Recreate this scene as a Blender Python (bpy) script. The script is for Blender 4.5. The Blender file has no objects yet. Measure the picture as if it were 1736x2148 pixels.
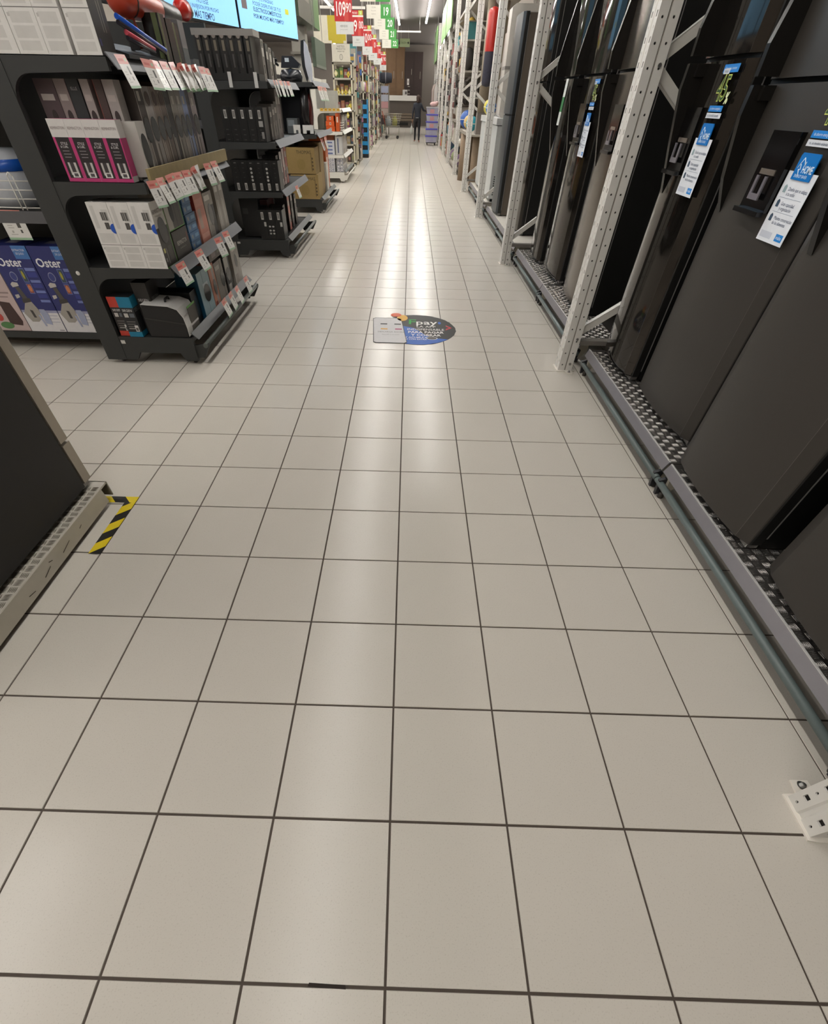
import bpy, math, random
from mathutils import Vector, Matrix
C = bpy.context.scene.collection
S = bpy.context.scene
rnd = random.Random(7)

# ---------------------------------------------------------------- camera, world, exposure
def setup_camera():
    f, p, yw, rl = 916.352, 0.790265, 0.0117126, 0.0192756
    cx, cy = 829.658, 1133.319
    cp, sp = math.cos(p), math.sin(p)
    fw, up, rt = Vector((0, cp, -sp)), Vector((0, sp, cp)), Vector((1, 0, 0))
    Z = Matrix.Rotation(yw, 3, 'Z')
    fw, up, rt = Z @ fw, Z @ up, Z @ rt
    cr, sr = math.cos(rl), math.sin(rl)
    r2, u2 = cr * rt + sr * up, -sr * rt + cr * up
    cam = bpy.data.cameras.new('camera')
    cam.sensor_fit = 'HORIZONTAL'; cam.sensor_width = 36.0
    cam.lens = 36.0 * f / 1736.0
    cam.shift_x = (868.0 - cx) / 1736.0
    cam.shift_y = (cy - 1074.0) / 1736.0
    cam.clip_start = 0.02; cam.clip_end = 200
    o = bpy.data.objects.new('camera', cam); C.objects.link(o)
    m = Matrix((r2, u2, -fw)).transposed().to_4x4()
    m.translation = Vector((0.003944, 0.025624, 1.437336))
    o.matrix_world = m
    S.camera = o
setup_camera()
w = bpy.data.worlds.new('hall_air'); S.world = w; w.use_nodes = True
w.node_tree.nodes['Background'].inputs[0].default_value = (1, .97, .93, 1)
w.node_tree.nodes['Background'].inputs[1].default_value = 0.1
S.view_settings.view_transform = 'Standard'; S.view_settings.look = 'None'
S.view_settings.gamma = 1.0; S.view_settings.use_curve_mapping = False
S.view_settings.exposure = 0.46
LAMP = 42.0            # strength of the ceiling tubes
CEIL = 4.15

# ---------------------------------------------------------------- helpers
def lin(h):
    h = h.lstrip('#')
    r = []
    for i in (0, 2, 4):
        c = int(h[i:i + 2], 16) / 255
        r.append(c / 12.92 if c <= .04045 else ((c + .055) / 1.055) ** 2.4)
    return (*r, 1)
MT = {}
def M(h, rough=.5, metal=0., emit=0., var=0., scale=30., alpha=1., trans=0., bump=0., spec=.5):
    k = (h, rough, metal, emit, var, scale, alpha, trans, bump, spec)
    if k in MT: return MT[k]
    m = bpy.data.materials.new('mat_' + h.strip('#')); m.use_nodes = True
    n = m.node_tree; b = n.nodes['Principled BSDF']
    b.inputs['Base Color'].default_value = lin(h)
    b.inputs['Roughness'].default_value = rough
    b.inputs['Metallic'].default_value = metal
    b.inputs['Specular IOR Level'].default_value = spec
    if emit:
        b.inputs['Emission Color'].default_value = lin(h); b.inputs['Emission Strength'].default_value = emit
    if trans: b.inputs['Transmission Weight'].default_value = trans
    if alpha < 1: b.inputs['Alpha'].default_value = alpha
    tc = n.nodes.new('ShaderNodeTexCoord'); nz = n.nodes.new('ShaderNodeTexNoise')
    nz.inputs['Scale'].default_value = scale; nz.inputs['Detail'].default_value = 3
    n.links.new(tc.outputs['Object'], nz.inputs['Vector'])
    v = var or .05
    hs = n.nodes.new('ShaderNodeHueSaturation'); hs.inputs['Color'].default_value = lin(h)
    mr = n.nodes.new('ShaderNodeMapRange')
    mr.inputs[3].default_value = 1 - v * 1.4; mr.inputs[4].default_value = 1 + v * 1.4
    n.links.new(nz.outputs[0], mr.inputs[0]); n.links.new(mr.outputs[0], hs.inputs['Value'])
    n.links.new(hs.outputs[0], b.inputs['Base Color'])
    if bump:
        bp = n.nodes.new('ShaderNodeBump'); bp.inputs['Strength'].default_value = bump; bp.inputs['Distance'].default_value = .002
        n.links.new(nz.outputs[0], bp.inputs['Height']); n.links.new(bp.outputs[0], b.inputs['Normal'])
    MT[k] = m
    return m

class MB:
    def __init__(s, weld=True): s.v = []; s.f = []; s.m = []; s.s = []; s.k = {}; s.weld = weld
    def V(s, p):
        k = (round(p[0], 5), round(p[1], 5), round(p[2], 5))
        if s.weld and k in s.k: return s.k[k]
        s.v.append(tuple(p)); s.k[k] = len(s.v) - 1
        return len(s.v) - 1
    def F(s, pts, mi=0, sm=False):
        ids = [s.V(p) for p in pts]
        q = []
        for i in ids:
            if i not in q: q.append(i)
        if len(q) > 2: s.f.append(q); s.m.append(mi); s.s.append(sm)
    def box(s, x0, x1, y0, y1, z0, z1, mi=0):
        a = [(x, y, z) for z in (z0, z1) for y in (y0, y1) for x in (x0, x1)]
        for q in ((0, 2, 3, 1), (4, 5, 7, 6), (0, 1, 5, 4), (2, 6, 7, 3), (0, 4, 6, 2), (1, 3, 7, 5)):
            s.F([a[i] for i in q], mi)
        return s
    def grid(s, o, u, v, U, W, rects, mi=0):
        o, u, v = Vector(o), Vector(u), Vector(v)
        cu = sorted({0, U} | {round(t, 5) for r in rects for t in (r[0], r[2]) if 0 < t < U})
        cv = sorted({0, W} | {round(t, 5) for r in rects for t in (r[1], r[3]) if 0 < t < W})
        for i in range(len(cu) - 1):
            for j in range(len(cv) - 1):
                a, b = (cu[i] + cu[i + 1]) / 2, (cv[j] + cv[j + 1]) / 2
                k = mi
                for r in rects:
                    if r[0] <= a <= r[2] and r[1] <= b <= r[3]: k = r[4]
                s.F([o + u * cu[i] + v * cv[j], o + u * cu[i + 1] + v * cv[j], o + u * cu[i + 1] + v * cv[j + 1], o + u * cu[i] + v * cv[j + 1]], k)
    def carton(s, x0, x1, y0, y1, z0, z1, pr, mi=0):
        dx, dy, dz = x1 - x0, y1 - y0, z1 - z0
        def R(f, U, W): return [(a * U, b * W, c * U, d * W, k) for a, b, c, d, k in pr.get(f, [])]
        s.grid((x0, y0, z0), (1, 0, 0), (0, 0, 1), dx, dz, R('y', dx, dz), mi)
        s.grid((x1, y1, z0), (-1, 0, 0), (0, 0, 1), dx, dz, [], mi)
        s.grid((x1, y0, z0), (0, 1, 0), (0, 0, 1), dy, dz, R('x', dy, dz), mi)
        s.grid((x0, y1, z0), (0, -1, 0), (0, 0, 1), dy, dz, R('w', dy, dz), mi)
        s.grid((x0, y0, z1), (1, 0, 0), (0, 1, 0), dx, dy, R('t', dx, dy), mi)
        s.grid((x0, y1, z0), (1, 0, 0), (0, -1, 0), dx, dy, [], mi)
    def prism(s, poly, ax, a0, a1, mi=0, sm=False):
        def P(p, a):
            return (a, p[0], p[1]) if ax == 'x' else (p[0], a, p[1]) if ax == 'y' else (p[0], p[1], a)
        n = len(poly)
        s.F([P(p, a0) for p in poly], mi); s.F([P(p, a1) for p in reversed(poly)], mi)
        for i in range(n):
            p, q = poly[i], poly[(i + 1) % n]
            s.F([P(p, a0), P(q, a0), P(q, a1), P(p, a1)], mi, sm)
        return s
    def tube(s, p0, p1, r, n=8, mi=0, r1=None, cap=True):
        p0, p1 = Vector(p0), Vector(p1); d = (p1 - p0).normalized()
        a = d.orthogonal().normalized(); b = d.cross(a); r1 = r if r1 is None else r1
        A = [p0 + (a * math.cos(t * 2 * math.pi / n) + b * math.sin(t * 2 * math.pi / n)) * r for t in range(n)]
        B = [p1 + (a * math.cos(t * 2 * math.pi / n) + b * math.sin(t * 2 * math.pi / n)) * r1 for t in range(n)]
        for i in range(n):
            s.F([A[i], A[(i + 1) % n], B[(i + 1) % n], B[i]], mi, True)
        if cap: s.F(A[::-1], mi); s.F(B, mi)
        return s
    def path(s, pts, r, n=6, mi=0):
        for a, b in zip(pts, pts[1:]): s.tube(a, b, r, n, mi)
        return s
    def lathe(s, prof, c=(0, 0, 0), n=16, ax='z', mi=0):
        def P(r, h, t):
            x, y = r * math.cos(t), r * math.sin(t)
            q = (x, y, h) if ax == 'z' else (h, x, y) if ax == 'x' else (y, h, x)
            return (q[0] + c[0], q[1] + c[1], q[2] + c[2])
        for (r0, h0), (r1, h1) in zip(prof, prof[1:]):
            for i in range(n):
                t0, t1 = i * 2 * math.pi / n, (i + 1) * 2 * math.pi / n
                s.F([P(r0, h0, t0), P(r0, h0, t1), P(r1, h1, t1), P(r1, h1, t0)], mi, True)
        return s
    def ball(s, c, rx, ry=None, rz=None, n=14, mi=0):
        ry = ry or rx; rz = rz or rx; k = n // 2
        for j in range(k):
            for i in range(n):
                def P(a, b):
                    t, f = a * 2 * math.pi / n, b * math.pi / k
                    return (c[0] + rx * math.sin(f) * math.cos(t), c[1] + ry * math.sin(f) * math.sin(t), c[2] - rz * math.cos(f))
                s.F([P(i, j), P(i + 1, j), P(i + 1, j + 1), P(i, j + 1)], mi, True)
        return s
    def mesh(s, name, mats):
        me = bpy.data.meshes.new(name); me.from_pydata(s.v, [], s.f)
        for m in mats: me.materials.append(m)
        me.polygons.foreach_set('material_index', s.m); me.polygons.foreach_set('use_smooth', s.s)
        me.update(); return me
    def build(s, name, mats, parent=None, loc=None):
        if not isinstance(mats, (list, tuple)): mats = [mats]
        o = bpy.data.objects.new(name, s.mesh(name, mats)); C.objects.link(o)
        if parent: o.parent = parent
        if loc: o.location = loc
        return o
def tag(o, label=None, cat=None, group=None, kind=None):
    if label: o['label'] = label
    if cat: o['category'] = cat
    if group: o['group'] = group
    if kind: o['kind'] = kind
    return o
def thing(name, label, cat, loc=(0, 0, 0), group=None, rz=0):
    o = bpy.data.objects.new(name, None); C.objects.link(o); o.location = loc; o.rotation_euler = (0, 0, rz)
    o.empty_display_size = .05
    return tag(o, label, cat, group)
def place(src, mesh_obj_loc, parent=None):
    o = src.copy(); C.objects.link(o); o.location = mesh_obj_loc; o.parent = parent
    return o
FR = {'y': ((1, 0, 0), (0, 0, 1)), 'x': ((0, 1, 0), (0, 0, 1)), 'w': ((0, -1, 0), (0, 0, 1)), 't': ((1, 0, 0), (0, 1, 0))}
def text(body, size, loc, face, col, parent=None, sx=1., align='CENTER', emit=0., name='lettering', thick=0.):
    cu = bpy.data.curves.new(name, 'FONT'); cu.body = body; cu.size = size; cu.align_x = align; cu.align_y = 'CENTER'
    cu.resolution_u = 2; cu.offset = thick
    cu.materials.append(col if not isinstance(col, str) else M(col, .6, emit=emit))
    tmp = bpy.data.objects.new(name, cu)
    me = bpy.data.meshes.new_from_object(tmp); bpy.data.objects.remove(tmp); bpy.data.curves.remove(cu)
    o = bpy.data.objects.new(name, me); C.objects.link(o)
    r, u = (Vector(FR[face][0]), Vector(FR[face][1])) if isinstance(face, str) else (Vector(face[0]), Vector(face[1]))
    m = Matrix((r, u, r.cross(u))).transposed().to_4x4()
    m = m @ Matrix.Diagonal((sx, 1, 1, 1)); m.translation = Vector(loc)
    o.matrix_local = m
    if parent: o.parent = parent
    return o
def carton(name, label, cat, b, col, prints=None, texts=(), group=None, rough=.45, parent=None, metal=0.):
    x0, x1, y0, y1, z0, z1 = b
    cx, cy = (x0 + x1) / 2, (y0 + y1) / 2
    cols = [col]; pr = {}
    for f, L in (prints or {}).items():
        for r in L:
            if r[4] not in cols: cols.append(r[4])
            pr.setdefault(f, []).append((*r[:4], cols.index(r[4])))
    mb = MB(); mb.carton(x0 - cx, x1 - cx, y0 - cy, y1 - cy, 0, z1 - z0, pr)
    o = mb.build(name, [M(c, rough, metal) for c in cols], parent, (cx, cy, z0))
    if label: tag(o, label, cat, group)
    for f, u, v, size, body, c, *sx in texts:
        dx, dy, dz = x1 - x0, y1 - y0, z1 - z0; e = .0008
        p = {'y': (x0 - cx + u * dx, y0 - cy - e, v * dz), 'x': (x1 - cx + e, y0 - cy + u * dy, v * dz),
             'w': (x0 - cx - e, y1 - cy - u * dy, v * dz), 't': (x0 - cx + u * dx, y0 - cy + v * dy, dz + e)}[f]
        text(body, size, p, f, c, o, sx[0] if sx else 1.)
    return o
def disc(parent, face, loc, ru, rv, col, name='printed_dot', n=20, rough=.5):
    r, u = Vector(FR[face][0]), Vector(FR[face][1]); nn = r.cross(u); mb = MB(); c = Vector(loc)
    ring = [c + r * ru * math.cos(i * 2 * math.pi / n) + u * rv * math.sin(i * 2 * math.pi / n) for i in range(n)]
    mb.F([p + nn * .0012 for p in ring])
    for i in range(n): mb.F([ring[i], ring[(i + 1) % n], ring[(i + 1) % n] + nn * .0012, ring[i] + nn * .0012])
    return mb.build(name, M(col, rough), parent)
ORD = ['first', 'second', 'third', 'fourth', 'fifth', 'sixth', 'seventh', 'eighth', 'ninth', 'tenth', 'eleventh', 'twelfth', 'thirteenth', 'fourteenth', 'fifteenth', 'sixteenth', 'seventeenth', 'eighteenth', 'nineteenth', 'twentieth']

# ---------------------------------------------------------------- ceiling lamps
def lamp_row(x, y0, y1, label):
    t = thing('ceiling_light', label, 'light', (x, (y0 + y1) / 2, CEIL))
    L = (y1 - y0) / 2
    MB().box(-.022, .022, -L, L, -.17, -.15).build('lamp_housing', M('#d8d8d4', .5), t)
    MB().box(-.032, .032, -L + .01, L - .01, -.2, -.17).build('lamp_tube', M('#fffcf6', .5, emit=LAMP), t)
    for k in range(int(L / 1.5) + 1): MB().tube((0, -L + .5 + k * 3, -.15), (0, -L + .5 + k * 3, 0), .006, 6).build('hanger_rod', M('#b5b2ae', .4), t)
lamp_row(-.68, -3, 32.6, 'long bright ceiling tube row above the aisle, beside the green number signs')
lamp_row(.59, 7, 31.7, 'long bright ceiling tube row above the aisle, nearer the white racks')
lamp_row(-3.27, 6, 28, 'long ceiling tube row above the shelves, ending behind the first red sign')
lamp_row(-6.6, -3, 30, 'ceiling tube row over the far side hall beyond the end shelves')
lamp_row(-9.8, -3, 30, 'outermost ceiling tube row over the far side hall')
lamp_row(-5.2, 31, 45, 'added tube row brightening the far end hall, hidden behind the hanging signs')  # added out of sight to brighten the far end
lamp_row(1.9, 34.5, 46, 'added tube row brightening the far end, hidden behind the far rack end')  # extra unseen lamp, lifts the dark end of the hall
lamp_row(-2.6, 36, 45.5, 'added tube row brightening the far counter, behind the hanging number signs')  # added lamp, kept behind the signs, lights wardrobes and counter
lamp_row(-3.45, -3.5, 2, 'short ceiling tube row over the black fridge platform')

# ---------------------------------------------------------------- setting
T = .33
def tile_mat():
    m = M('#c6c0b6', .235, var=.03, scale=3., spec=.3)
    n = m.node_tree; b = n.nodes['Principled BSDF']
    hs = b.inputs['Base Color'].links[0].from_node
    tc = n.nodes.new('ShaderNodeTexCoord'); nz = n.nodes.new('ShaderNodeTexNoise'); nz.inputs['Scale'].default_value = 260; nz.inputs['Detail'].default_value = 1
    n.links.new(tc.outputs['Object'], nz.inputs['Vector'])
    cr = n.nodes.new('ShaderNodeValToRGB'); cr.color_ramp.elements[0].position = .3; cr.color_ramp.elements[0].color = (.55, .52, .48, 1)
    cr.color_ramp.elements[1].position = .4; cr.color_ramp.elements[1].color = (1, 1, 1, 1)
    n.links.new(nz.outputs[0], cr.inputs[0])
    mx = n.nodes.new('ShaderNodeMixRGB'); mx.blend_type = 'MULTIPLY'; mx.inputs[0].default_value = .22
    n.links.new(hs.outputs[0], mx.inputs[1]); n.links.new(cr.outputs[0], mx.inputs[2]); n.links.new(mx.outputs[0], b.inputs['Base Color'])
    return m
TILE = tile_mat()
floor = MB().box(-12, 3.2, -4, 47, -.06, -.003).build('floor', M('#4a4038', .8, var=.1)); tag(floor, kind='structure')
def tile_faces(mb, x, y, g=.0025, b=.0011):
    X0, X1, Y0, Y1 = x + g, x + T - g, y + g, y + T - g
    a = [(X0, Y0), (X1, Y0), (X1, Y1), (X0, Y1)]; c = [(X0 + b, Y0 + b), (X1 - b, Y0 + b), (X1 - b, Y1 - b), (X0 + b, Y1 - b)]
    mb.F([(p[0], p[1], 0) for p in c])
    for i in range(4):
        j = (i + 1) % 4
        mb.F([(*a[i], -.004), (*a[j], -.004), (*c[j], 0), (*c[i], 0)])
tm = MB(); tile_faces(tm, 0, 0); tile_mesh = tm.mesh('tile', [TILE])
near = []
for j in range(0, 34):
    for i in range(-9, 5):
        px = 830 + (i + .5) * 1000 / (j + 3)
        if -150 < px < 1900 and -7 <= i <= 4: near.append((i, j))
near = sorted(near, key=lambda q: (q[1], abs(q[0])))[:296]
ns = set(near)
for i, j in near:
    o = bpy.data.objects.new('tile', tile_mesh); C.objects.link(o); o.location = (i * T, j * T, 0); o.parent = floor
rest = MB(weld=False)
for j in range(-12, 142):
    for i in range(-36, 9):
        if (i, j) not in ns: tile_faces(rest, i * T, j * T)
r = rest.build('tile_field', TILE, floor); r['kind'] = 'stuff'
def struct(name, mb, m): return tag(mb.build(name, m), kind='structure')
struct('ceiling', MB().box(-12, 3.2, -4, 47, CEIL, CEIL + .1), M('#716b69', .9))
struct('wall_right', MB().box(2.62, 2.72, -4, 47, 0, CEIL), M('#8d857c', .9))
struct('wall_left', MB().box(-12.1, -12, -4, 47, 0, CEIL), M('#8f8880', .9))
struct('wall_back', MB().box(-12, 3.2, 46.4, 46.5, 0, CEIL), M('#857d76', .9))
struct('wall_front', MB().box(-12, 3.2, -4.1, -4, 0, CEIL), M('#9a9288', .9))

# ---------------------------------------------------------------- white pallet rack along the aisle
WHT = M('#d2cfc9', .42, var=.05, scale=8.); DARK = M('#14110f', .7); STEEL = M('#8d8b88', .35, .8)
PX = 1.17; PW = .102
def perf(mb, o, u, v, nn, W, rows, pitch, cols, square_every, r):
    o, u, v, nn = Vector(o), Vector(u), Vector(v), Vector(nn)
    for c0, c1 in cols:
        for k in range(rows):
            v0, v1 = k * pitch, (k + 1) * pitch
            cx, cy = (c0 + c1) / 2, (v0 + v1) / 2
            hw, hh = (c1 - c0) / 2, (v1 - v0) / 2
            out = [(-1, -1), (0, -1), (1, -1), (1, 0), (1, 1), (0, 1), (-1, 1), (-1, 0)]
            sq = square_every and k % 2 == 1
            if sq: inn = [(a * r * 1.1, b * r * 1.6) for a, b in out]
            else:
                q = .7071; inn = [(-q * r, -q * r), (0, -r), (q * r, -q * r), (r, 0), (q * r, q * r), (0, r), (-q * r, q * r), (-r, 0)]
                if square_every: inn = [(a * .55, b * 1.05) for a, b in inn]
            P = [o + u * (cx + a * hw) + v * (cy + b * hh) for a, b in out]; Q = [o + u * (cx + a) + v * (cy + b) for a, b in inn]
            for i in range(8):
                j = (i + 1) % 8
                mb.F([P[i], P[j], Q[j], Q[i]], 0)
                mb.F([Q[i], Q[j], Q[j] - nn * .006, Q[i] - nn * .006], 0)
H = 3.9
def make_post():
    mb = MB(); h = PW / 2
    z0 = .006
    # aisle face (towards -X), u = -y
    perf(mb, (0, h, z0), (0, -1, 0), (0, 0, 1), (-1, 0, 0), PW, 93, .0419, [(0, .041), (.061, PW)], True, .0065)
    mb.F([(0, h - .041, z0), (0, h - .041, H), (.005, h - .046, H), (.005, h - .046, z0)])
    mb.F([(.005, h - .046, z0), (.005, h - .046, H), (.005, -h + .046, H), (.005, -h + .046, z0)])
    mb.F([(.005, -h + .046, z0), (.005, -h + .046, H), (0, -h + .041, H), (0, -h + .041, z0)])
    # near side (towards -Y) and its twin
    for s in (-1, 1):
        perf(mb, (0, s * h, z0), (1, 0, 0), (0, 0, 1), (0, s, 0), PW, 46, .0842, [(0, .047), (.055, PW)], False, .0058)
        mb.F([(.047, s * h, z0), (.047, s * h, H), (.051, s * (h - .006), H), (.051, s * (h - .006), z0)], 2)
        mb.F([(.051, s * (h - .006), z0), (.051, s * (h - .006), H), (.055, s * h, H), (.055, s * h, z0)], 2)
    mb.F([(PW, -h, z0), (PW, h, z0), (PW, h, H), (PW, -h, H)])
    mb.box(.0075, PW - .004, -h + .0075, h - .0075, z0, H - .01, 1)  # added near-black core: the darkness inside the holes is its colour
    return mb.mesh('rack_post', [WHT, DARK, M('#8f8a82', .5)])
post_mesh = make_post()
fm = MB(); hh = PW / 2
fm.prism([(-.01, -hh - .008), (.02, -hh - .012), (.05, -hh - .012), (.06, -hh - .05), (.1, -hh - .05), (.11, -hh - .008), (.12, -hh), (.12, hh),
          (.09, hh + .008), (.085, hh + .045), (.035, hh + .045), (.03, hh + .008), (-.01, hh + .006)], 'z', 0, .006)
foot_mesh = fm.mesh('foot_plate', [M('#dcd6cc', .4)])
bm_ = MB()
for s in (-1, 1): bm_.lathe([(0, .016), (.007, .016), (.0075, .006), (.013, .006)], (.075 if s < 0 else .06, s * (hh + .03), 0), 10)
bolt_mesh = bm_.mesh('anchor_bolt', [STEEL])
def brace_mesh(x0, z0, x1, z1, wd=.045):
    mb = MB(); d = Vector((x1 - x0, 0, z1 - z0)).normalized(); n = Vector((-d.z, 0, d.x)) * wd / 2
    a, b = Vector((x0, 0, z0)), Vector((x1, 0, z1))
    for off, y0, y1 in ((0, -.021, -.015), (0, .015, .021)):
        mb.prism([((a + n)[0], (a + n)[2]), ((b + n)[0], (b + n)[2]), ((b - n)[0], (b - n)[2]), ((a - n)[0], (a - n)[2])], 'y', y0, y1)
    n2 = n * .86
    mb.prism([((a + n)[0], (a + n)[2]), ((b + n)[0], (b + n)[2]), ((b + n2)[0], (b + n2)[2]), ((a + n2)[0], (a + n2)[2])], 'y', -.021, .021)
    return mb.mesh('brace', [M('#cbc8c1', .4)])
RX = .98
BR = [(.07, .255, RX, .92), (RX, .93, .07, 1.575), (.07, 1.59, RX, 2.24), (RX, 2.25, .07, 2.9), (.07, 2.92, RX, 3.55)]
brm = [brace_mesh(*b) for b in BR]
bb = MB()
for x, z in ((.075, .235), (.075, .055), (.078, 1.575), (.078, 2.9)):
    bb.lathe([(0, -hh - .008), (.008, -hh - .007), (.009, -hh)], (x, 0, z), 8, 'y')
def _bolt(z, x):
    mb = MB(); mb.tube((x, -hh - .007, z), (x, -hh, z), .009, 8); return mb.mesh('bolt', [STEEL])
bolts = [_bolt(z, x) for z, x in ((.235, .078), (.055, .078), (1.575, .078))]
hbm = MB().box(PW, RX, -.03, .03, .185, .215).mesh('tie_bar', [M('#6f6a63', .5)])
PY = [.375, 3.36, 6.40, 9.45, 12.5, 15.55, 18.6, 21.6, 24.6, 27.6, 30.6, 33.6]
names = ['nearest perforated white rack upright, its foot plate bolted beside a cracked tile',
         'perforated white rack upright between the wide dark fridge and the glossy black pair',
         'white rack upright between the glossy black fridges and the taupe fridge',
         'white rack upright between the taupe fridge and the white chest freezer',
         'white rack upright beside the red plaid roll and tall beige carpet roll',
         'white rack upright beside the blue exercise ball', 'white rack upright beside the orange and green striped cushions',
         'white rack upright beside the red box on the low shelf', 'eighth white rack upright along the aisle, beyond the red box',
         'ninth white rack upright along the aisle, just before the clear stacked totes', 'tenth white rack upright, behind the clear stacked totes', 'farthest white rack upright before the end wall']
for k, y in enumerate(PY):
    t = thing('rack_upright', names[k], 'rack', (PX, y, 0), 'white rack uprights along the aisle')
    def add(me, nm):
        o = bpy.data.objects.new(nm, me); C.objects.link(o); o.parent = t; return o
    add(post_mesh, 'post'); r = add(post_mesh, 'post'); r.location = (RX, 0, 0)
    add(foot_mesh, 'foot_plate'); add(bolt_mesh, 'anchor_bolt')
    for me in brm: add(me, 'brace')
    for me in bolts: add(me, 'bolt')
    add(hbm, 'tie_bar')
# gusset and cards clipped to the second upright
# ---------------------------------------------------------------- low aluminium platforms under the fridges
RAILM = M('#98959a', .35, .6, var=.03); DECK = M('#77736f', .32, .85, var=.06); PIPE = M('#5f6a69', .35, .0, var=.08, scale=60)
CREAM = M('#b9b3a4', .5)
def bar(mb, c, ang, L, wd, h, mi=0):
    c = Vector(c); d = Vector((math.cos(ang), math.sin(ang), 0)); n = Vector((-d.y, d.x, 0))
    p = [c - d * L, c + n * wd, c + d * L, c - n * wd]; top = [c - d * L * .6 + Vector((0, 0, h)), c + d * L * .6 + Vector((0, 0, h))]
    mb.F([p[0], p[1], top[0]], mi); mb.F([p[1], p[2], top[1], top[0]], mi); mb.F([p[2], p[3], top[1]], mi); mb.F([p[3], p[0], top[0], top[1]], mi)
def tread(x0, x1, y0, y1, z, pitch=.034, nb=5, mat_=None):
    mb = MB(weld=False); i = 0
    nx, ny = int((x1 - x0) / pitch), int((y1 - y0) / pitch)
    for a in range(nx):
        for b in range(ny):
            cx, cy = x0 + (a + .5) * pitch, y0 + (b + .5) * pitch
            al = (a + b) % 2
            for k in range(nb):
                o = (k - (nb - 1) / 2) * pitch * .175
                if al: bar(mb, (cx, cy + o, z), .12, pitch * .44, pitch * .07, .0024)
                else: bar(mb, (cx + o, cy, z), math.pi / 2 + .12, pitch * .44, pitch * .07, .0024)
    return mb
DZ = .172
def platform(y0, y1, label, pat=True, steel=True):
    t = thing('display_platform', label, 'platform', (1.35, (y0 + y1) / 2, 0), 'low platforms under the fridges')
    L = (y1 - y0) / 2
    MB().box(.001, .86, -L, L, DZ - .012, DZ).build('deck', DECK if steel else M('#cfcac0', .4), t)
    if pat:
        o = tread(.006, .258, -L + .01, L - .01, DZ, .036).build('tread_pattern', M('#c4c1bd', .22, .9), t); o['kind'] = 'stuff'
    MB().prism([(-.024, .131), (-.019, .126), (.0, .17), (.0, .176), (-.005, .176)], 'y', -L + .004, L - .004).build('price_rail', RAILM, t)
    MB().box(-.005, .003, -L + .004, L - .004, .176, .1785).build('rail_lip', M('#dcdad8', .25, .4), t)
    for s in (-1, 1):
        MB().prism([(.0, .03), (.012, .03), (.06, .09), (.06, .16), (.02, .16), (-.005, .13)], 'y', s * (L - .045) - .012, s * (L - .045) + .012).build('side_bracket', CREAM, t)
        MB().prism([(-.035, .062), (-.04, .098), (-.01, .112), (.006, .1), (-.004, .06), (-.008, .02), (-.03, .012)], 'y', s * (L - .03) - .009, s * (L - .03) + .009).build('bumper_bracket', M('#25262a', .4), t)
        MB().tube((.0, s * (L - .045), 0), (.0, s * (L - .045), .032), .014, 10).build('levelling_foot', M('#55504c', .4, .6), t)
    MB().tube((-.027, -L, .08), (-.027, L, .08), .016, 12).build('bumper_pipe', PIPE, t)
    MB().box(.5, .54, -L, L, 0, .16).build('under_deck_shade', M('#2a2623', .7), t)  # added dark board, stands in for the shade under the deck
    return t
PLL = ['nearest low platform, under the fridge beside the near rack upright', 'low checker-plate platform under the matte fridge with the tall white label',
       'low platform with silver rail under the fridges just past the second upright', 'low platform with silver rail under the two glossy black fridges',
       'low platform with pale deck before the taupe fridge', 'low platform with pale deck under the taupe fridge', 'low wooden-edged platform under the white chest freezer', 'low platform beyond the white chest freezer']
k = 0
for a, b in zip(PY[:4], PY[1:5]):
    m = (a + b) / 2
    for u, v in ((a + .075, m - .004), (m + .004, b - .075)):
        platform(u, v, PLL[k], k < 4, k < 4); k += 1
platform(-1.2, .29, 'platform stretch before the nearest rack upright, mostly out of view', False)
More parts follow.
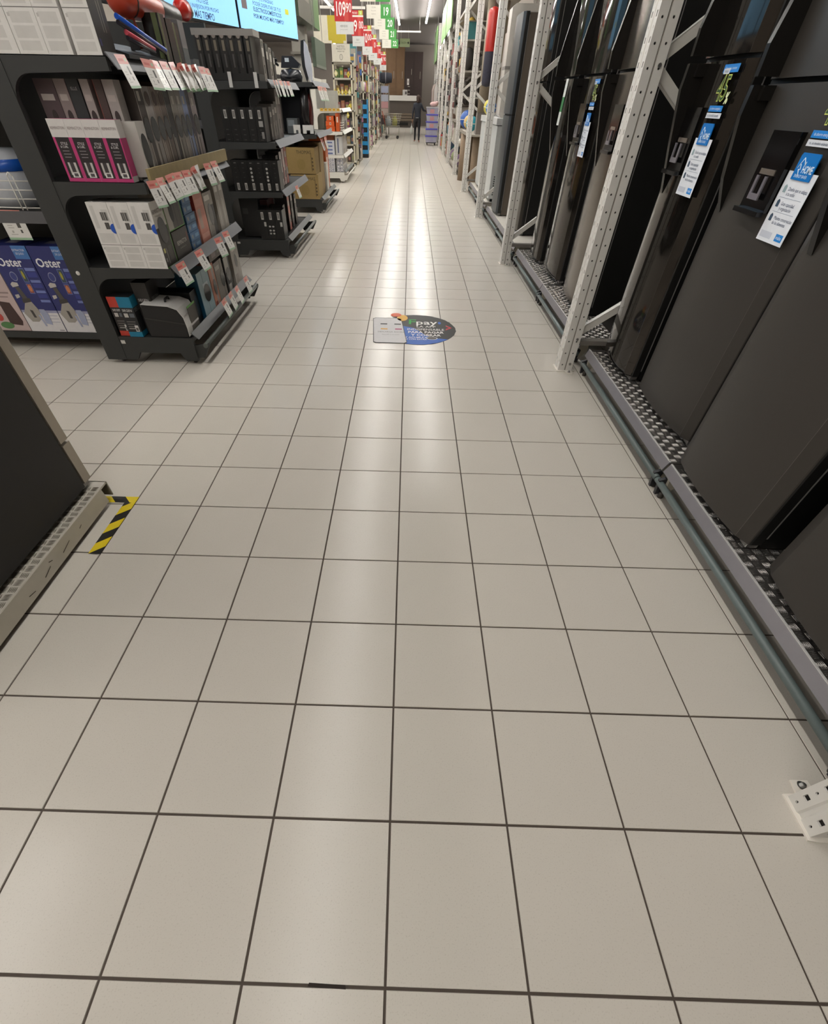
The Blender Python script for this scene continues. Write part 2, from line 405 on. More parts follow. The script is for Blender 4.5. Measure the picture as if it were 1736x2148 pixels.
# ---------------------------------------------------------------- fridges
BLK = M('#0e0d0c', .45); GLASSY = M('#3b3733', .06, .85, var=.02); MATTE = M('#3a3632', .42, .25, var=.04, scale=90, bump=.05)
def fridge(label, y0, y1, xf, style='matte', b=.03, h=2.22, seam=1.53, disp=False, sticker=False, handles=True, split=False, group=None):
    yc, hw = (y0 + y1) / 2, (y1 - y0) / 2
    t = thing('refrigerator', label, 'refrigerator', (xf, yc, DZ + .003), group)
    fm_ = {'matte': MATTE, 'gloss': GLASSY, 'taupe': M('#3d4146', .3, .4, var=.03), 'satin': M('#6a6259', .2, .75, var=.03)}[style]
    z = lambda q: q - DZ
    fx = lambda y: .012 - b * (1 - (y / hw) ** 2)
    def door(nm, z0, z1):
        mb = MB(weld=False); n = 16; e = hw - .055
        pts = [(fx(-hw + 2 * hw * i / n), -hw + 2 * hw * i / n) for i in range(n + 1)]
        pts = [(x, y) for x, y in pts if abs(y) <= e]
        pts = [(fx(-e) - .0004, -e - .0015), (fx(-e) , -e)] + pts + [(fx(e), e)]
        cor = [(.075, -hw), (.036, -hw), (.03, -hw + .003), (.026, -hw + .006)]
        cor2 = [(.026, hw - .006), (.03, hw - .003), (.036, hw), (.075, hw)]
        allp = cor + pts + cor2
        for i in range(len(allp) - 1):
            p, q = allp[i], allp[i + 1]
            mb.F([(p[0], p[1], z0), (q[0], q[1], z0), (q[0], q[1], z1), (p[0], p[1], z1)], 1 if i < 2 or i > len(allp) - 4 else 2 if i == 4 else 0, 5 <= i < len(allp) - 5)
        mb.F([(p[0], p[1], z1) for p in allp], 1); mb.F([(p[0], p[1], z0) for p in reversed(allp)], 1)
        mb2 = MB(); mb2.v = mb.v
        # weld only the curved front for smooth shading
        k = {}; remap = {}
        for i, f in enumerate(mb.f):
            if mb.s[i]:
                for v in f: remap[v] = k.setdefault(tuple(round(c, 5) for c in mb.v[v]), v)
        mb.f = [[remap.get(v, v) if mb.s[i] else v for v in f] for i, f in enumerate(mb.f)]
        return mb.build(nm, [fm_, M('#1b1a19', .35), M('#5d5853', .3, .3)], t)
    door('door', z(.205), z(seam - .008)); door('freezer_door', z(seam + .008), z(h))
    MB().box(.082, .74, -hw + .006, hw - .006, .012, z(h) - .01).build('body', BLK if style != 'taupe' else M('#5a5046', .45), t)
    MB().box(.04, .12, -hw + .02, hw - .02, .008, .034).build('base_grille', M('#0a0a0a', .6), t)
    MB().box(.0765, .082, -hw + .0, hw - .004, z(.24), z(h) - .03).build('door_gasket', M('#9b9896', .35, .5), t)
    MB().box(.03, .078, -hw + .01, hw - .01, z(seam) - .008, z(seam) + .008).build('door_gap', M('#060606', .6), t)
    MB().box(.03, .075, -hw + .008, -hw + .05, .012, .03).build('bottom_hinge', STEEL, t)
    MB().tube((.09, -hw + .05, 0), (.09, -hw + .05, .02), .018, 8).build('foot', DARK, t)
    MB().tube((.09, hw - .05, 0), (.09, hw - .05, .02), .018, 8).build('foot', DARK, t)
    if handles:
        ya = hw - .105; x = fx(ya)
        hm = M('#1f1d1b', .25, .3)
        MB().prism([(x + .012, z(seam) - .012), (x - .085, z(seam) - .012), (x - .088, z(seam) - .1), (x - .05, z(seam) - .3), (x - .004, z(1.085)), (x + .012, z(1.085))], 'y', ya - .013, ya + .013).build('handle', hm, t)
        MB().prism([(x + .012, z(seam) + .012), (x - .085, z(seam) + .012), (x - .088, z(seam) + .1), (x - .05, z(seam) + .3), (x - .004, z(h) - .1), (x + .012, z(h) - .1)], 'y', ya - .013, ya + .013).build('handle', hm, t)
        MB().box(x - .05, x + .012, ya - .03, ya + .03, z(seam) - .055, z(seam) - .012).build('handle_mount', hm, t)
    zo = (seam - 1.505) * .7
    if disp:
        y_, hy = (-.045, .088) if hw > .3 else (.055, .08); x = fx(y_) - .004
        d = MB().box(x - .012, x + .04, y_ - hy, y_ + hy, z(1.13 + zo), z(1.37 + zo)).build('water_dispenser', M('#0b0a0a', .12), t)
        MB().box(x - .035, x - .01, y_ - hy, y_ + hy, z(1.118 + zo), z(1.134 + zo)).build('drip_tray', M('#2b2a2a', .15, .6), d)
        MB().box(x - .016, x - .012, y_ - .045, y_ + .05, z(1.243 + zo), z(1.26 + zo)).build('button_bar', M('#a59a90', .2, .7), d)
        lv = MB()
        lv.prism([(y_ - .035, z(1.165 + zo)), (y_ + .035, z(1.165 + zo)), (y_ + .035, z(1.24 + zo)), (y_ + .02, z(1.24 + zo)), (y_ + .02, z(1.185 + zo)), (y_ - .02, z(1.185 + zo)), (y_ - .02, z(1.24 + zo)), (y_ - .035, z(1.24 + zo))], 'x', x - .03, x - .024)
        lv.build('dispenser_lever', M('#9a97a0', .12, .6), d)
    if sticker:
        ys = -.222 if hw > .3 else -.13; w2 = .083; x = fx(ys + .5 * w2) - .006
        sx0, sx1 = x - .001, x
        lab = MB(); lab.box(sx0, sx1, ys - w2, ys + w2, z(1.05 + zo), z(1.265 + zo))
        lab = lab.build('feature_label', M('#dfe3ea', .35), t)
        e = sx0 - .0008
        for i, (a, bb_) in enumerate((('Diseño que se adapta', 'a tu estilo'), ('Gran capacidad', 'y organización'), ('Máxima conservación', 'de los alimentos'))):
            zz = z(1.215 + zo - i * .044)
            text(a, .0155, (e, ys + .035, zz), 'w', '#2b3f63', lab, .82, 'LEFT'); text(bb_, .0155, (e, ys + .035, zz - .0145), 'w', '#2b3f63', lab, .82, 'LEFT')
            MB().prism([(ys + .048, zz - .012), (ys + .064, zz - .012), (ys + .064, zz + .006), (ys + .056, zz + .012), (ys + .048, zz + .006)], 'x', e - .0003, e + .0004).build('pictogram', M('#8fa3a8' if i == 0 else '#3c4f63', .5), lab)
            if i: MB().box(e, e + .0004, ys - .065, ys + .065, zz + .017, zz + .0182).build('rule_line', M('#9aa3b4', .5), lab)
        bd = MB().box(e, e + .0006, ys - w2 + .012, ys - w2 + .055, z(1.062 + zo), z(1.085 + zo)).build('badge', M('#1d84d4', .35), lab)
        text('mabe', .0165, (e - .0006, ys - w2 + .0335, z(1.074 + zo)), 'w', '#e8f2fb', bd, .9)
        MB().box(e, e + .0005, ys + .0, ys + w2 - .012, z(1.062 + zo), z(1.083 + zo)).build('printed_box', M('#c3c8d4', .5), lab)
        tg = MB().prism([(ys - .055, z(1.243 + zo)), (ys + .05, z(1.243 + zo)), (ys + .05, z(1.31 + zo)), (ys + .045, z(1.318 + zo)), (ys - .05, z(1.318 + zo)), (ys - .055, z(1.31 + zo))], 'x', sx0 - .005, sx0 - .001).build('hanging_tag', M('#0f72c2', .3), t)
        text('HOME', .03, (sx0 - .0056, ys - .02, z(1.273 + zo)), 'w', '#dfeefa', tg, .7, thick=.0004); text('ENERGY SAVER', .0125, (sx0 - .0056, ys - .0, z(1.254 + zo)), 'w', '#dfeefa', tg, .85)
        hs = MB(); hs.path([(sx0 - .0055, ys + .04, z(1.275 + zo)), (sx0 - .0055, ys + .022, z(1.305 + zo)), (sx0 - .0055, ys + .004, z(1.285 + zo)), (sx0 - .0055, ys + .004, z(1.295 + zo))], .0013, 5); hs.path([(sx0 - .0055, ys + .028, z(1.287 + zo)), (sx0 - .0055, ys + .02, z(1.272 + zo)), (sx0 - .0055, ys + .03, z(1.272 + zo)), (sx0 - .0055, ys + .018, z(1.256 + zo))], .0013, 5)
        hs.build('house_emblem', M('#eaf4fb', .4), tg)
        s1 = MB().box(sx0, sx1, ys - .07, ys + .065, z(1.335 + zo), z(1.353 + zo)).build('white_strip', M('#d5d9e0', .4), t)
        text('vs. un modelo estándar', .012, (e, ys, z(1.344 + zo)), 'w', '#42506a', s1, .9)
        s2 = MB().box(sx0, sx1, ys - .06, ys + .062, z(1.357 + zo), z(1.377 + zo)).build('blue_strip', M('#1f7fd0', .35), t)
        text('de ahorro energético', .0125, (e, ys, z(1.367 + zo)), 'w', '#e2eef8', s2, .9)
        pc = text('45', .115, (sx0 - .001, ys + .0, z(1.428 + zo)), 'w', M('#cfd86a', .4), t, .8, name='printed_number', thick=.0032); text('45', .115, (sx0 - .0018, ys + .0, z(1.428 + zo)), 'w', M('#2d4a25', .4), t, .8, name='printed_number', thick=-.0004)
        text('%', .05, (sx0 - .001, ys - .065, z(1.40 + zo)), 'w', M('#d8dfb0', .4), t, .8, name='printed_number', thick=.002)
        s3 = MB().box(sx0, sx1, ys + .0, ys + .05, z(1.477 + zo), z(1.494 + zo)).build('white_strip', M('#d5d9e0', .4), t)
        text('Hasta', .014, (e, ys + .025, z(1.4855 + zo)), 'w', '#42506a', s3)
        s4 = MB().box(x + .0, x + .001, ys - .07, ys + .06, z(1.53 + zo * .8) - .038, z(1.53 + zo * .8) - .012).build('blue_strip', M('#1f7fd0', .35), t)
        text('Tecnología inverter', .0135, (x - .0008, ys - .005, z(1.505 + zo * .8)), 'w', '#d9eaf8', s4, .9)
    return t
G = 'dark fridges on the low platform'
fridge('dark matte fridge nearest the front rack upright, only its lower door in view', .5, 1.17, 1.39, 'matte', .035, group=G)
fridge('wide dark matte fridge between the dispenser fridge and the one nearest the camera', 1.27, 1.885, 1.365, 'matte', .03, group=G)
fridge('dark matte fridge with water dispenser, large 45 sticker and tall white label', 2.02, 2.70, 1.462, 'matte', .035, disp=True, sticker=True, seam=1.505, group=G)
fridge('glossy black fridge with 45 sticker and label, mirroring the floor sticker', 2.77, 3.27, 1.425, 'gloss', .03, disp=True, sticker=True, seam=1.585, group=G)
fridge('satin dark fridge just past the second rack upright, small tag on door', 3.98, 4.67, 1.465, 'satin', .035, disp=True, seam=1.59, group=G)
fridge('glossy dark fridge with narrow white label, middle of the second bay', 4.87, 5.56, 1.465, 'gloss', .035, disp=True, sticker=True, seam=1.59, group=G)
f_ = fridge('glossy dark fridge with white and green hanging tag beside the third upright', 5.62, 6.1, 1.43, 'gloss', .025, disp=False, seam=1.59, group=G)
fridge('glossy dark fridge mirroring the aisle just past the third rack upright', 7.06, 7.66, 1.46, 'gloss', .03, seam=1.59, group=G)
fridge('tall taupe fridge with square shoulders next to the third rack upright', 8.46, 9.1, 1.36, 'taupe', .02, h=2.22, seam=1.3, handles=False, group=G)
def hangcard(x, y, z0, z1, wd, label, cols, tilt=.012):
    t = MB(); n = len(cols)
    for i, c in enumerate(cols): pass
    mats = [M(c, .3) for c, _ in cols]
    h = z1 - z0; f0 = 0
    for i, (c, f1) in enumerate(cols):
        a, b = f0 * h, f1 * h
        t.prism([(-tilt * (1 - f0), a), (-tilt * (1 - f0) + .002, a), (-tilt * (1 - f1) + .002, b), (-tilt * (1 - f1), b)], 'y', -wd / 2, wd / 2, i)
        f0 = f1
    o = t.build('price_card', mats, None, (x, y, z0)); tag(o, label, 'price card', 'cards on the fridge doors'); return o
hangcard(1.39, 5.72, 1.285, 1.585, .075, 'long white and green card hanging on the glossy fridge by the third upright', [('#d9dcd6', .3), ('#2f7a44', .62), ('#dfe2dc', 1)])

# ---------------------------------------------------------------- black fridge on a checker-plate platform, floor tape
t = thing('display_platform', 'worn aluminium checker-plate platform under the black fridge, beside the hazard tape', 'platform', (-1.44, .3, 0))
ALU = M('#bdb8ad', .4, .15, var=.08, scale=14)
MB().box(-1.3, -.002, -1.9, 1.40, .09, .1).build('deck', ALU, t)
MB().prism([(-.006, .1), (.0, .098), (.008, .022), (.004, .022), (-.004, .09)], 'y', -1.9, 1.345).build('edge_strip', M('#b5afa1', .4, .15, var=.1, scale=9), t)
MB().prism([(-1.3, .1), (-1.3, .02), (0, .02), (0, .1)], 'y', 1.396, 1.402).build('edge_strip', M('#8f897c', .45, .4, var=.1), t)
MB().box(-1.25, -.09, -1.85, 1.3, 0, .09).build('plinth', M('#2b241d', .8), t)
o = tread(-.15, -.006, -1.2, 1.39, .1, .036, 5).build('tread_pattern', M('#6f685d', .45), t); o['kind'] = 'stuff'
sc = MB()
for (y, l, z, a) in ((1.0, .06, .055, .25), (.86, .05, .05, .3), (.75, .035, .045, -.2), (.9, .02, .07, -.4), (1.12, .02, .06, .3)):
    y -= .0; x = .0065 - (z - .05) * .1
    sc.F([(x, y - l / 2, z - a * l / 2), (x, y + l / 2, z + a * l / 2), (x, y + l / 2, z + a * l / 2 + .003), (x, y - l / 2, z - a * l / 2 + .004)])
sc.build('scratch', M('#3d342a', .8), t)['kind'] = 'stuff'
t = thing('refrigerator', 'large black fridge with silver doors, dark side to the aisle, beside the hazard tape', 'refrigerator', (-1.866, 1.2, .104))
MB().box(-.42, .375, -.62, .425, .02, 1.75).build('body', M('#1d1b1a', .5, .1, var=.08, scale=5, bump=.1), t)
SD = M('#a39b8f', .32, .6, var=.03)
for z0, z1, nm in ((.03, .232, 'drawer_front'), (.245, 1.75, 'door')):
    MB().prism([(-.42, .432), (.352, .432), (.372, .44), (.372, .49), (.36, .5), (-.42, .5)], 'z', z0, z1).build(nm, SD, t)
MB().box(-.4, .366, .424, .433, .03, 1.74).build('door_gasket', M('#0c0b0b', .6), t)
MB().box(.3, .36, .425, .48, .004, .03).build('bottom_hinge', STEEL, t)
for x in (-.36, .32):
    for y in (-.56, .38): MB().tube((x, y, 0), (x, y, .02), .02, 8).build('foot', DARK, t)
def tape(label, x0, x1, y0, y1, along):
    mb = MB(weld=False); Y, K = 0, 1
    n = 9
    L = (y1 - y0) if along == 'y' else (x1 - x0); st = L / (5.5 if along == 'y' else 2.4)
    wd = (x1 - x0) if along == 'y' else (y1 - y0)
    def clip(poly):
        for ax, lim, sg in ((0, x0, 1), (0, x1, -1), (1, y0, 1), (1, y1, -1)):
            out = []
            for i in range(len(poly)):
                p, q = poly[i], poly[(i + 1) % len(poly)]
                a, b = (p[ax] - lim) * sg, (q[ax] - lim) * sg
                if a >= 0: out.append(p)
                if a * b < 0:
                    s = a / (a - b); out.append((p[0] + s * (q[0] - p[0]), p[1] + s * (q[1] - p[1])))
            poly = out
            if not poly: break
        return poly
    for i in range(-2, n):
        a = i * st
        if along == 'y': q = [(x0, y0 + a), (x1, y0 + a + wd * .9), (x1, y0 + a + wd * .9 + st), (x0, y0 + a + st)]
        else: q = [(x0 + a, y0), (x0 + a + st, y0), (x0 + a + st - wd * .9, y1), (x0 + a - wd * .9, y1)]
        q = clip(q)
        if len(q) > 2: mb.F([(p[0], p[1], .0022) for p in q], i % 2)
    o = mb.build('hazard_tape', [M('#d8bf1f', .4, var=.08), M('#1a1815', .5)]); tag(o, label, 'tape', 'hazard tape round the platform corner')
tape('yellow and black hazard tape strip running along the aisle beside the platform corner', -1.372, -1.318, 1.31, 1.66, 'y')
tape('short yellow and black hazard tape strip across the end of the platform corner', -1.49, -1.318, 1.66, 1.705, 'x')
# ---------------------------------------------------------------- round sticker on the floor
t = thing('floor_sticker', 'oval blue and black payment app sticker on the aisle tiles, worn at its edge', 'sticker', (.08, 4.1, .0005))
def flat(name, pts, z, col, th=.0006, rough=.5):
    mb = MB(); mb.prism(pts, 'z', z, z + th); return mb.build(name, M(col, rough, spec=.2), t)
def ell(cx, cy, rx, ry, a0, a1, n=40, jag=0):
    return [(cx + rx * (1 + jag * rnd.uniform(-1, .3)) * math.cos(a0 + (a1 - a0) * i / n), cy + ry * (1 + jag * rnd.uniform(-1, .3)) * math.sin(a0 + (a1 - a0) * i / n)) for i in range(n + 1)]
E_ = ell(.03, .0, .345, .36, 0, 2 * math.pi, 72, .02)
flat('dark_print', E_[:-1], 0, '#23221f')
blue = [p for p in ell(.03, 0, .338, .352, math.pi * .86, math.pi * 1.78, 30)]
flat('blue_print', blue + [(.14, -.2), (-.0, .02)], .0007, '#2a5fb4')
ph = [(-.37, .23), (-.345, .25), (-.14, .25), (-.117, .235), (-.063, -.305), (-.08, -.325), (-.315, -.325), (-.335, -.31)]
flat('phone_edge', [(x * 1.0 - .006 * (1 if x < -.2 else -1), y * 1.04) for x, y in ph], .0013, '#1d1c1b')
flat('phone_print', ph, .002, '#c9c6c6')
flat('orange_print', ell(-.165, .34, .05, .05, 0, 2 * math.pi, 16)[:-1], .0027, '#d1613c')
flat('yellow_print', ell(-.105, .265, .05, .08, 0, 2 * math.pi, 16)[:-1], .0020, '#d8a640')
flat('red_print', [(.29, .1), (.34, .04), (.28, -.02), (.29, .02), (.32, .04), (.29, .07)], .0007, '#c8353f')
flat('blue_dot', ell(.235, .155, .014, .03, 0, 2 * math.pi, 12)[:-1], .0007, '#2f62c0')
flat('oval_outline', ell(.155, -.21, .048, .032, 0, 2 * math.pi, 16)[:-1], .0014, '#d9d9d6')
flat('oval_print', ell(.155, -.21, .042, .026, 0, 2 * math.pi, 16)[:-1], .0021, '#55504c')
W_ = '#e8e6e2'
SW = M('#e8e6e2', .6, spec=.2)
text('F', .17, (-.015, .165, .0016), 't', M('#3fa24d', .6, spec=.2), t, 1.0, thick=.002); text('pay', .15, (.115, .155, .0016), 't', SW, t, .95, thick=.002)
for s, y, z_, x, sx, b in (('LA APP', .055, .062, .11, .9, 0), ('INDISPENSABLE', -.015, .066, .105, .72, 0), ('PARA PAGAR', -.08, .066, .105, .8, .0012), ('Y COBRAR', -.145, .066, .105, .8, .0012), ('Y ACUMULA', -.2, .04, .02, .85, .0006), ('S/ CON EXTRA', -.24, .034, .02, .8, .0006)):
    text(s, z_, (x, y, .0016), 't', SW, t, sx, thick=b)
text('DESCARGA AHORA', .035, (-.2, -.09, .0029), 't', '#4a4540', t, .75); text('Disponible en las tiendas', .022, (-.2, -.15, .0029), 't', '#6d6862', t, .7)
for (x, y, c) in ((-.27, .1, '#2f2d2b'), (-.145, .1, '#2f2d2b'), (-.262, -.02, '#d39a3a'), (-.135, -.02, '#a2285e')):
    flat('corner_mark', [(x - .03, y - .012), (x + .03, y - .012), (x + .03, y + .012), (x - .03, y + .012)], .0027, c)
# small floor damage
cm = MB()
cr = [(1.19, .2), (1.178, .12), (1.185, .06), (1.17, .0), (1.15, -.08)]
for a, b in zip(cr, cr[1:]):
    cm.F([(a[0], a[1], .0006), (a[0] + .003, a[1], .0006), (b[0] + .003, b[1], .0006), (b[0], b[1], .0006)])
ring = [(1.235 + .05 * math.cos(i * .35 + 2.4), .235 + .055 * math.sin(i * .35 + 2.4)) for i in range(11)]
for a, b in zip(ring, ring[1:]):
    cm.F([(a[0], a[1], .0006), (a[0] + .002, a[1] + .002, .0006), (b[0] + .002, b[1] + .002, .0006), (b[0], b[1], .0006)])
o = cm.build('crack', M('#5a4e40', .9), floor)
ch = MB(); ch.F([(-.178, -.001, .0005), (-.09, -.004, .0005), (-.092, .003, .0005), (-.176, .005, .0005)]); ch.build('chip', M('#2a211c', .9), floor)

# ---------------------------------------------------------------- end shelves of the side gondolas
GRY = M('#2d2e2d', .5, var=.05, scale=12); RAIL = M('#5f6064', .6)
def shelf_end(label, Y0, Y1, levels, top, X0=-2.2, X1=-1.54, frame=GRY, rail=RAIL, base=.195, dark=True, wood=None, group='end shelves along the aisle'):
    yc, L = (Y0 + Y1) / 2, (Y1 - Y0) / 2
    t = thing('end_shelf', label, 'shelf unit', (X0, yc, 0), group); D = X1 - X0
    def side(y):
        mb = MB(); a, b = y - .016, y + .016
        mb.prism([(-.02, .03), (.12, .03), (.12, top), (-.02, top)], 'y', a, b)
        for z in levels:
            arc = [(.12 + .12 * (1 - math.sin(i * math.pi / 16)), z - .062 - .11 * (1 - math.cos(i * math.pi / 16))) for i in range(9)]
            mb.prism([(.12, z), (D, z), (D, z - .05)] + arc + [(.12, z - .172)], 'y', a + .003, b - .003)
        mb.prism([(.12, base), (D, base), (D, .03), (D - .09, .03), (D - .12, .085), (.24, .085), (.2, .03), (.12, .03)], 'y', a + .003, b - .003)
        return mb.build('side_panel', frame, t)
    side(-L + .016); side(L - .016)
    MB().box(-.015, .0, -L + .03, L - .03, base, top).build('back_panel', frame, t)
    for z in levels: MB().box(0, D, -L + .03, L - .03, z - .03, z - .004).build('shelf_board', frame, t)
    MB().box(0, D - .0, -L + .03, L - .03, base - .03, base - .004).build('base_deck', frame, t)
    for x in (.06, D - .05):
        for y in (-L + .06, L - .06): MB().tube((x, y, 0), (x, y, .05), .016, 8).build('foot', STEEL, t)
    for i, z in enumerate([base] + list(levels)):
        w = rail if i else M('#3a3b3b', .45)
        q = 0 if i else .018
        MB().prism([(D, z + .015 + q), (D + .045, z - .045 + q * 2), (D + .05, z - .043 + q * 2), (D + .006, z + .018 + q)], 'y', -L + .005, L - .005).build('price_rail', w, t)
    if wood is not None:
        MB().box(D + .028, D + .045, -L + .01, L - .02, wood - .01, wood + .06).build('wooden_lip', M('#8a7a54', .55, var=.15, scale=25), t)
    for s in (-1, 1):
        MB().prism([(D - .01, .14), (D + .06, .145), (D + .104, .158), (D + .104, .135), (D + .05, .05), (D - .01, .05)], 'y', s * (L - .025) - .008, s * (L - .025) + .008).build('bumper_bracket', frame, t)
    MB().tube((D + .085, -L, .145), (D + .085, L, .145), .017, 10).build('bumper_pipe', M('#565b57', .4) if dark else M('#c9c6bd', .4), t)
    return t
E1 = shelf_end('dark grey end shelf of hair dryers and boxes, nearest the camera', 3.255, 4.76, (.632, 1.07, 1.568), 1.567, wood=1.075)
MB().box(.13, .16, -.7535, -.7525, .148, .172).build('barcode_sticker', M('#c9c6c0', .5), E1)
MB().lathe([(.0, 0), (.013, 0), (.013, .002)], (.035, -.755, .6), 10, 'y').build('round_sticker', M('#cfccc6', .5), E1)
E2 = shelf_end('dark grey end shelf of small black appliance boxes, second along the aisle', 6.4, 7.95, (.66, 1.085, 1.545), 1.544, X1=-1.465)
MB().box(.1, .135, -.7755, -.775, .15, .17).build('barcode_sticker', M('#c9c6c0', .5), E2)
E3 = shelf_end('dark end shelf with brown fan cartons and a vacuum cleaner', 9.5, 11.2, (1.02, 1.6), 1.599, X1=-1.5, group='end shelves along the aisle')
WF = M('#cbc8bf', .45)
E4 = shelf_end('white end shelf with orange boxes and patterned boxes', 13.5, 15.4, (.5, .9, 1.26), 1.75, frame=WF, rail=M('#d2d0ca', .4), dark=False)

# gondola behind the first end shelf
def gondola(label, x0, x1, Y0, Y1, levels, col, name='gondola_shelf'):
    t = thing(name, label, 'shelf unit', ((x0 + x1) / 2, (Y0 + Y1) / 2, 0)); L, H_ = (x1 - x0) / 2, (Y1 - Y0) / 2
    MB().box(-L, L, -.02, .02, .1, levels[-1] + .28).build('back_panel', col, t)
    for i, z in enumerate(levels):
        MB().box(-L, L, -H_, H_, z - .045, z).build('base_deck' if i == 0 else 'shelf_board', col, t)
        if i:
            r = MB().box(-L, L, -H_ - .012, -H_ - .002, z - .07, z - .005).build('price_rail', M('#5d5d60', .4, .3), t)
    for x in (-L + .03, L - .03):
        for s in (-1, 1): MB().box(x - .03, x + .03, s * H_ - s * .12 - .03, s * H_ - s * .12 + .03, 0, levels[0] - .04).build('leg', col, t)
    return t
g1 = gondola('dark gondola shelf with juicer cartons, joined to the near end shelf', -5.0, -2.23, 3.47, 4.55, (.135, .9, 1.45), M('#2c2d2c', .5))
g2 = gondola('dark gondola shelf reaching back from the second end shelf', -6.0, -2.23, 6.6, 7.75, (.135, .7, 1.25, 1.7), M('#2c2d2c', .5))
g3 = gondola('dark gondola shelf reaching back from the fan carton shelf', -6.0, -2.23, 9.8, 10.9, (.135, .7, 1.25, 1.7), M('#34322f', .5))
g4 = gondola('white gondola shelf reaching back from the white end shelf', -6.0, -2.23, 13.8, 15.2, (.135, .7, 1.25, 1.7), M('#b9b5ab', .5))
# wire basket front on the first gondola
t = thing('wire_shelf_guard', 'white wire guard along the dark shelf edge in front of the white appliance', 'wire rack', (-2.9, 3.47, .9))
for k in range(4): MB().tube((-.9, -.005, .012 + k * .045), (.665, -.005, .012 + k * .045), .004, 6).build('wire', M('#d8d6d0', .35), t)
for x in (-.6, -.1, .42, .55): MB().path([(x, -.008, 0), (x, -.008, .17), (x + .012, -.004, .19), (x + .03, -.004, .17), (x + .03, -.008, 0)], .0035, 6).build('wire_loop', M('#d8d6d0', .35), t)
t = thing('steam_iron', 'white steam station with blue trim behind the wire guard', 'appliance', (-2.62, 3.69, .904))
MB().lathe([(0, 0), (.19, 0), (.2, .06), (.19, .17), (.15, .25), (.09, .28), (0, .285)], (0, 0, 0), 24).build('housing', M('#b9bcc2', .35), t)
MB().lathe([(.172, .222), (.192, .18), (.187, .18), (.16, .235)], (0, 0, 0), 24).build('trim_band', M('#1a56b5', .3), t)
text('PHILIPS', .016, (-.02, -.2015, .1), 'y', '#8d6a6a', t)
def tagm(kind=0, crumple=False):
    mb = MB(); cols = ['#d2d0cb', '#cb8177', '#93b394', '#4a4946', '#b8554e', '#a5a29c']
    n = .0012; h, wd = .125, .118
    r = [(0, .09, wd, h, 1), (0, 0, wd, .01, 2), (.07, .052, .088, .082, 3), (.076, .03, .086, .044, 3), (.02, .05, .05, .053, 5), (.02, .06, .045, .063, 5), (.02, .022, .055, .025, 5), (.03, .03, .04, .04, 5), (.015, .1, .07, .11, 4), (.085, .1, .105, .112, 2)]
    mb.grid((0, 0, -h), (0, 1, 0), (0, 0, 1), wd, h, r, 0)
    mb.grid((-n, 0, -h), (0, 1, 0), (0, 0, 1), wd, h, [], 0)
    if crumple: mb.v = [(v[0] + .02 * math.sin(v[1] * 60 + v[2] * 30), v[1] + .01 * math.sin(v[2] * 70), v[2]) for v in mb.v]
    return mb.mesh('price_tag', [M(c, .22 if crumple else .3) for c in cols])
TAG, TAGC = tagm(), tagm(crumple=True)
def tags(ys, x, z, where, tilt=.3, skew=.0, sc=1., rl=None, crumpled=(), grp=None):
    for i, y in enumerate(ys):
        o = bpy.data.objects.new('price_tag', TAGC if i in crumpled else TAG); C.objects.link(o)
        o.location = (x + .004 * (i % 3), y, z); o.rotation_euler = (rnd.uniform(-.06, .06), -tilt + rnd.uniform(-.06, .06), rnd.uniform(-.12, .12)); o.scale = (sc, sc, sc)
        w = ORD[i] if i < 20 else str(i)
        tag(o, ('crumpled shiny' if i in crumpled else 'red-topped') + f' price tag, {w} from the near end of {where}', 'price tag', grp or f'price tags on {where}')
tags([3.2, 3.485, 3.6, 3.74, 3.87, 4.0, 4.12, 4.24, 4.38, 4.47], -1.465, 1.575, 'the top rail, dark end shelf', crumpled=(5, 6, 7))
tags([3.108, 3.228, 3.35, 3.5, 3.62, 3.78, 4.05, 4.19], -1.455, 1.098, 'the wood-edged rail, dark end shelf', crumpled=(5,))
tags([3.17, 3.5, 3.91, 4.13], -1.46, .69 - .01, 'the second-lowest rail, dark end shelf')
tags([3.76, 3.93, 4.1, 4.4], -1.455, .29, 'the lowest rail, dark end shelf')
tags([6.42, 6.52, 6.66, 6.78, 6.92, 7.05], -1.405, 1.56, 'the top rail, second end shelf')
tags([9.55, 9.68, 9.8, 9.92, 10.05, 10.2], -1.43, 1.56, 'the top rail, brown carton shelf', sc=1.3)
tags([9.5, 9.66, 9.84, 10.0], -1.44, .97, 'the vacuum shelf rail', sc=1.2)
tags([6.9], -1.405, .66, 'the lower middle rail, second end shelf')
tags([-2.78 + 0], 0, 0, 'x') if False else None
o = bpy.data.objects.new('price_tag', TAG); C.objects.link(o); o.location = (-2.66, 3.4586, .9); o.rotation_euler = (0, 0, -math.pi / 2); o.scale = (1.3, 1.3, 1.3)
tag(o, 'pale price tag on the rail under the white steam station', 'price tag')

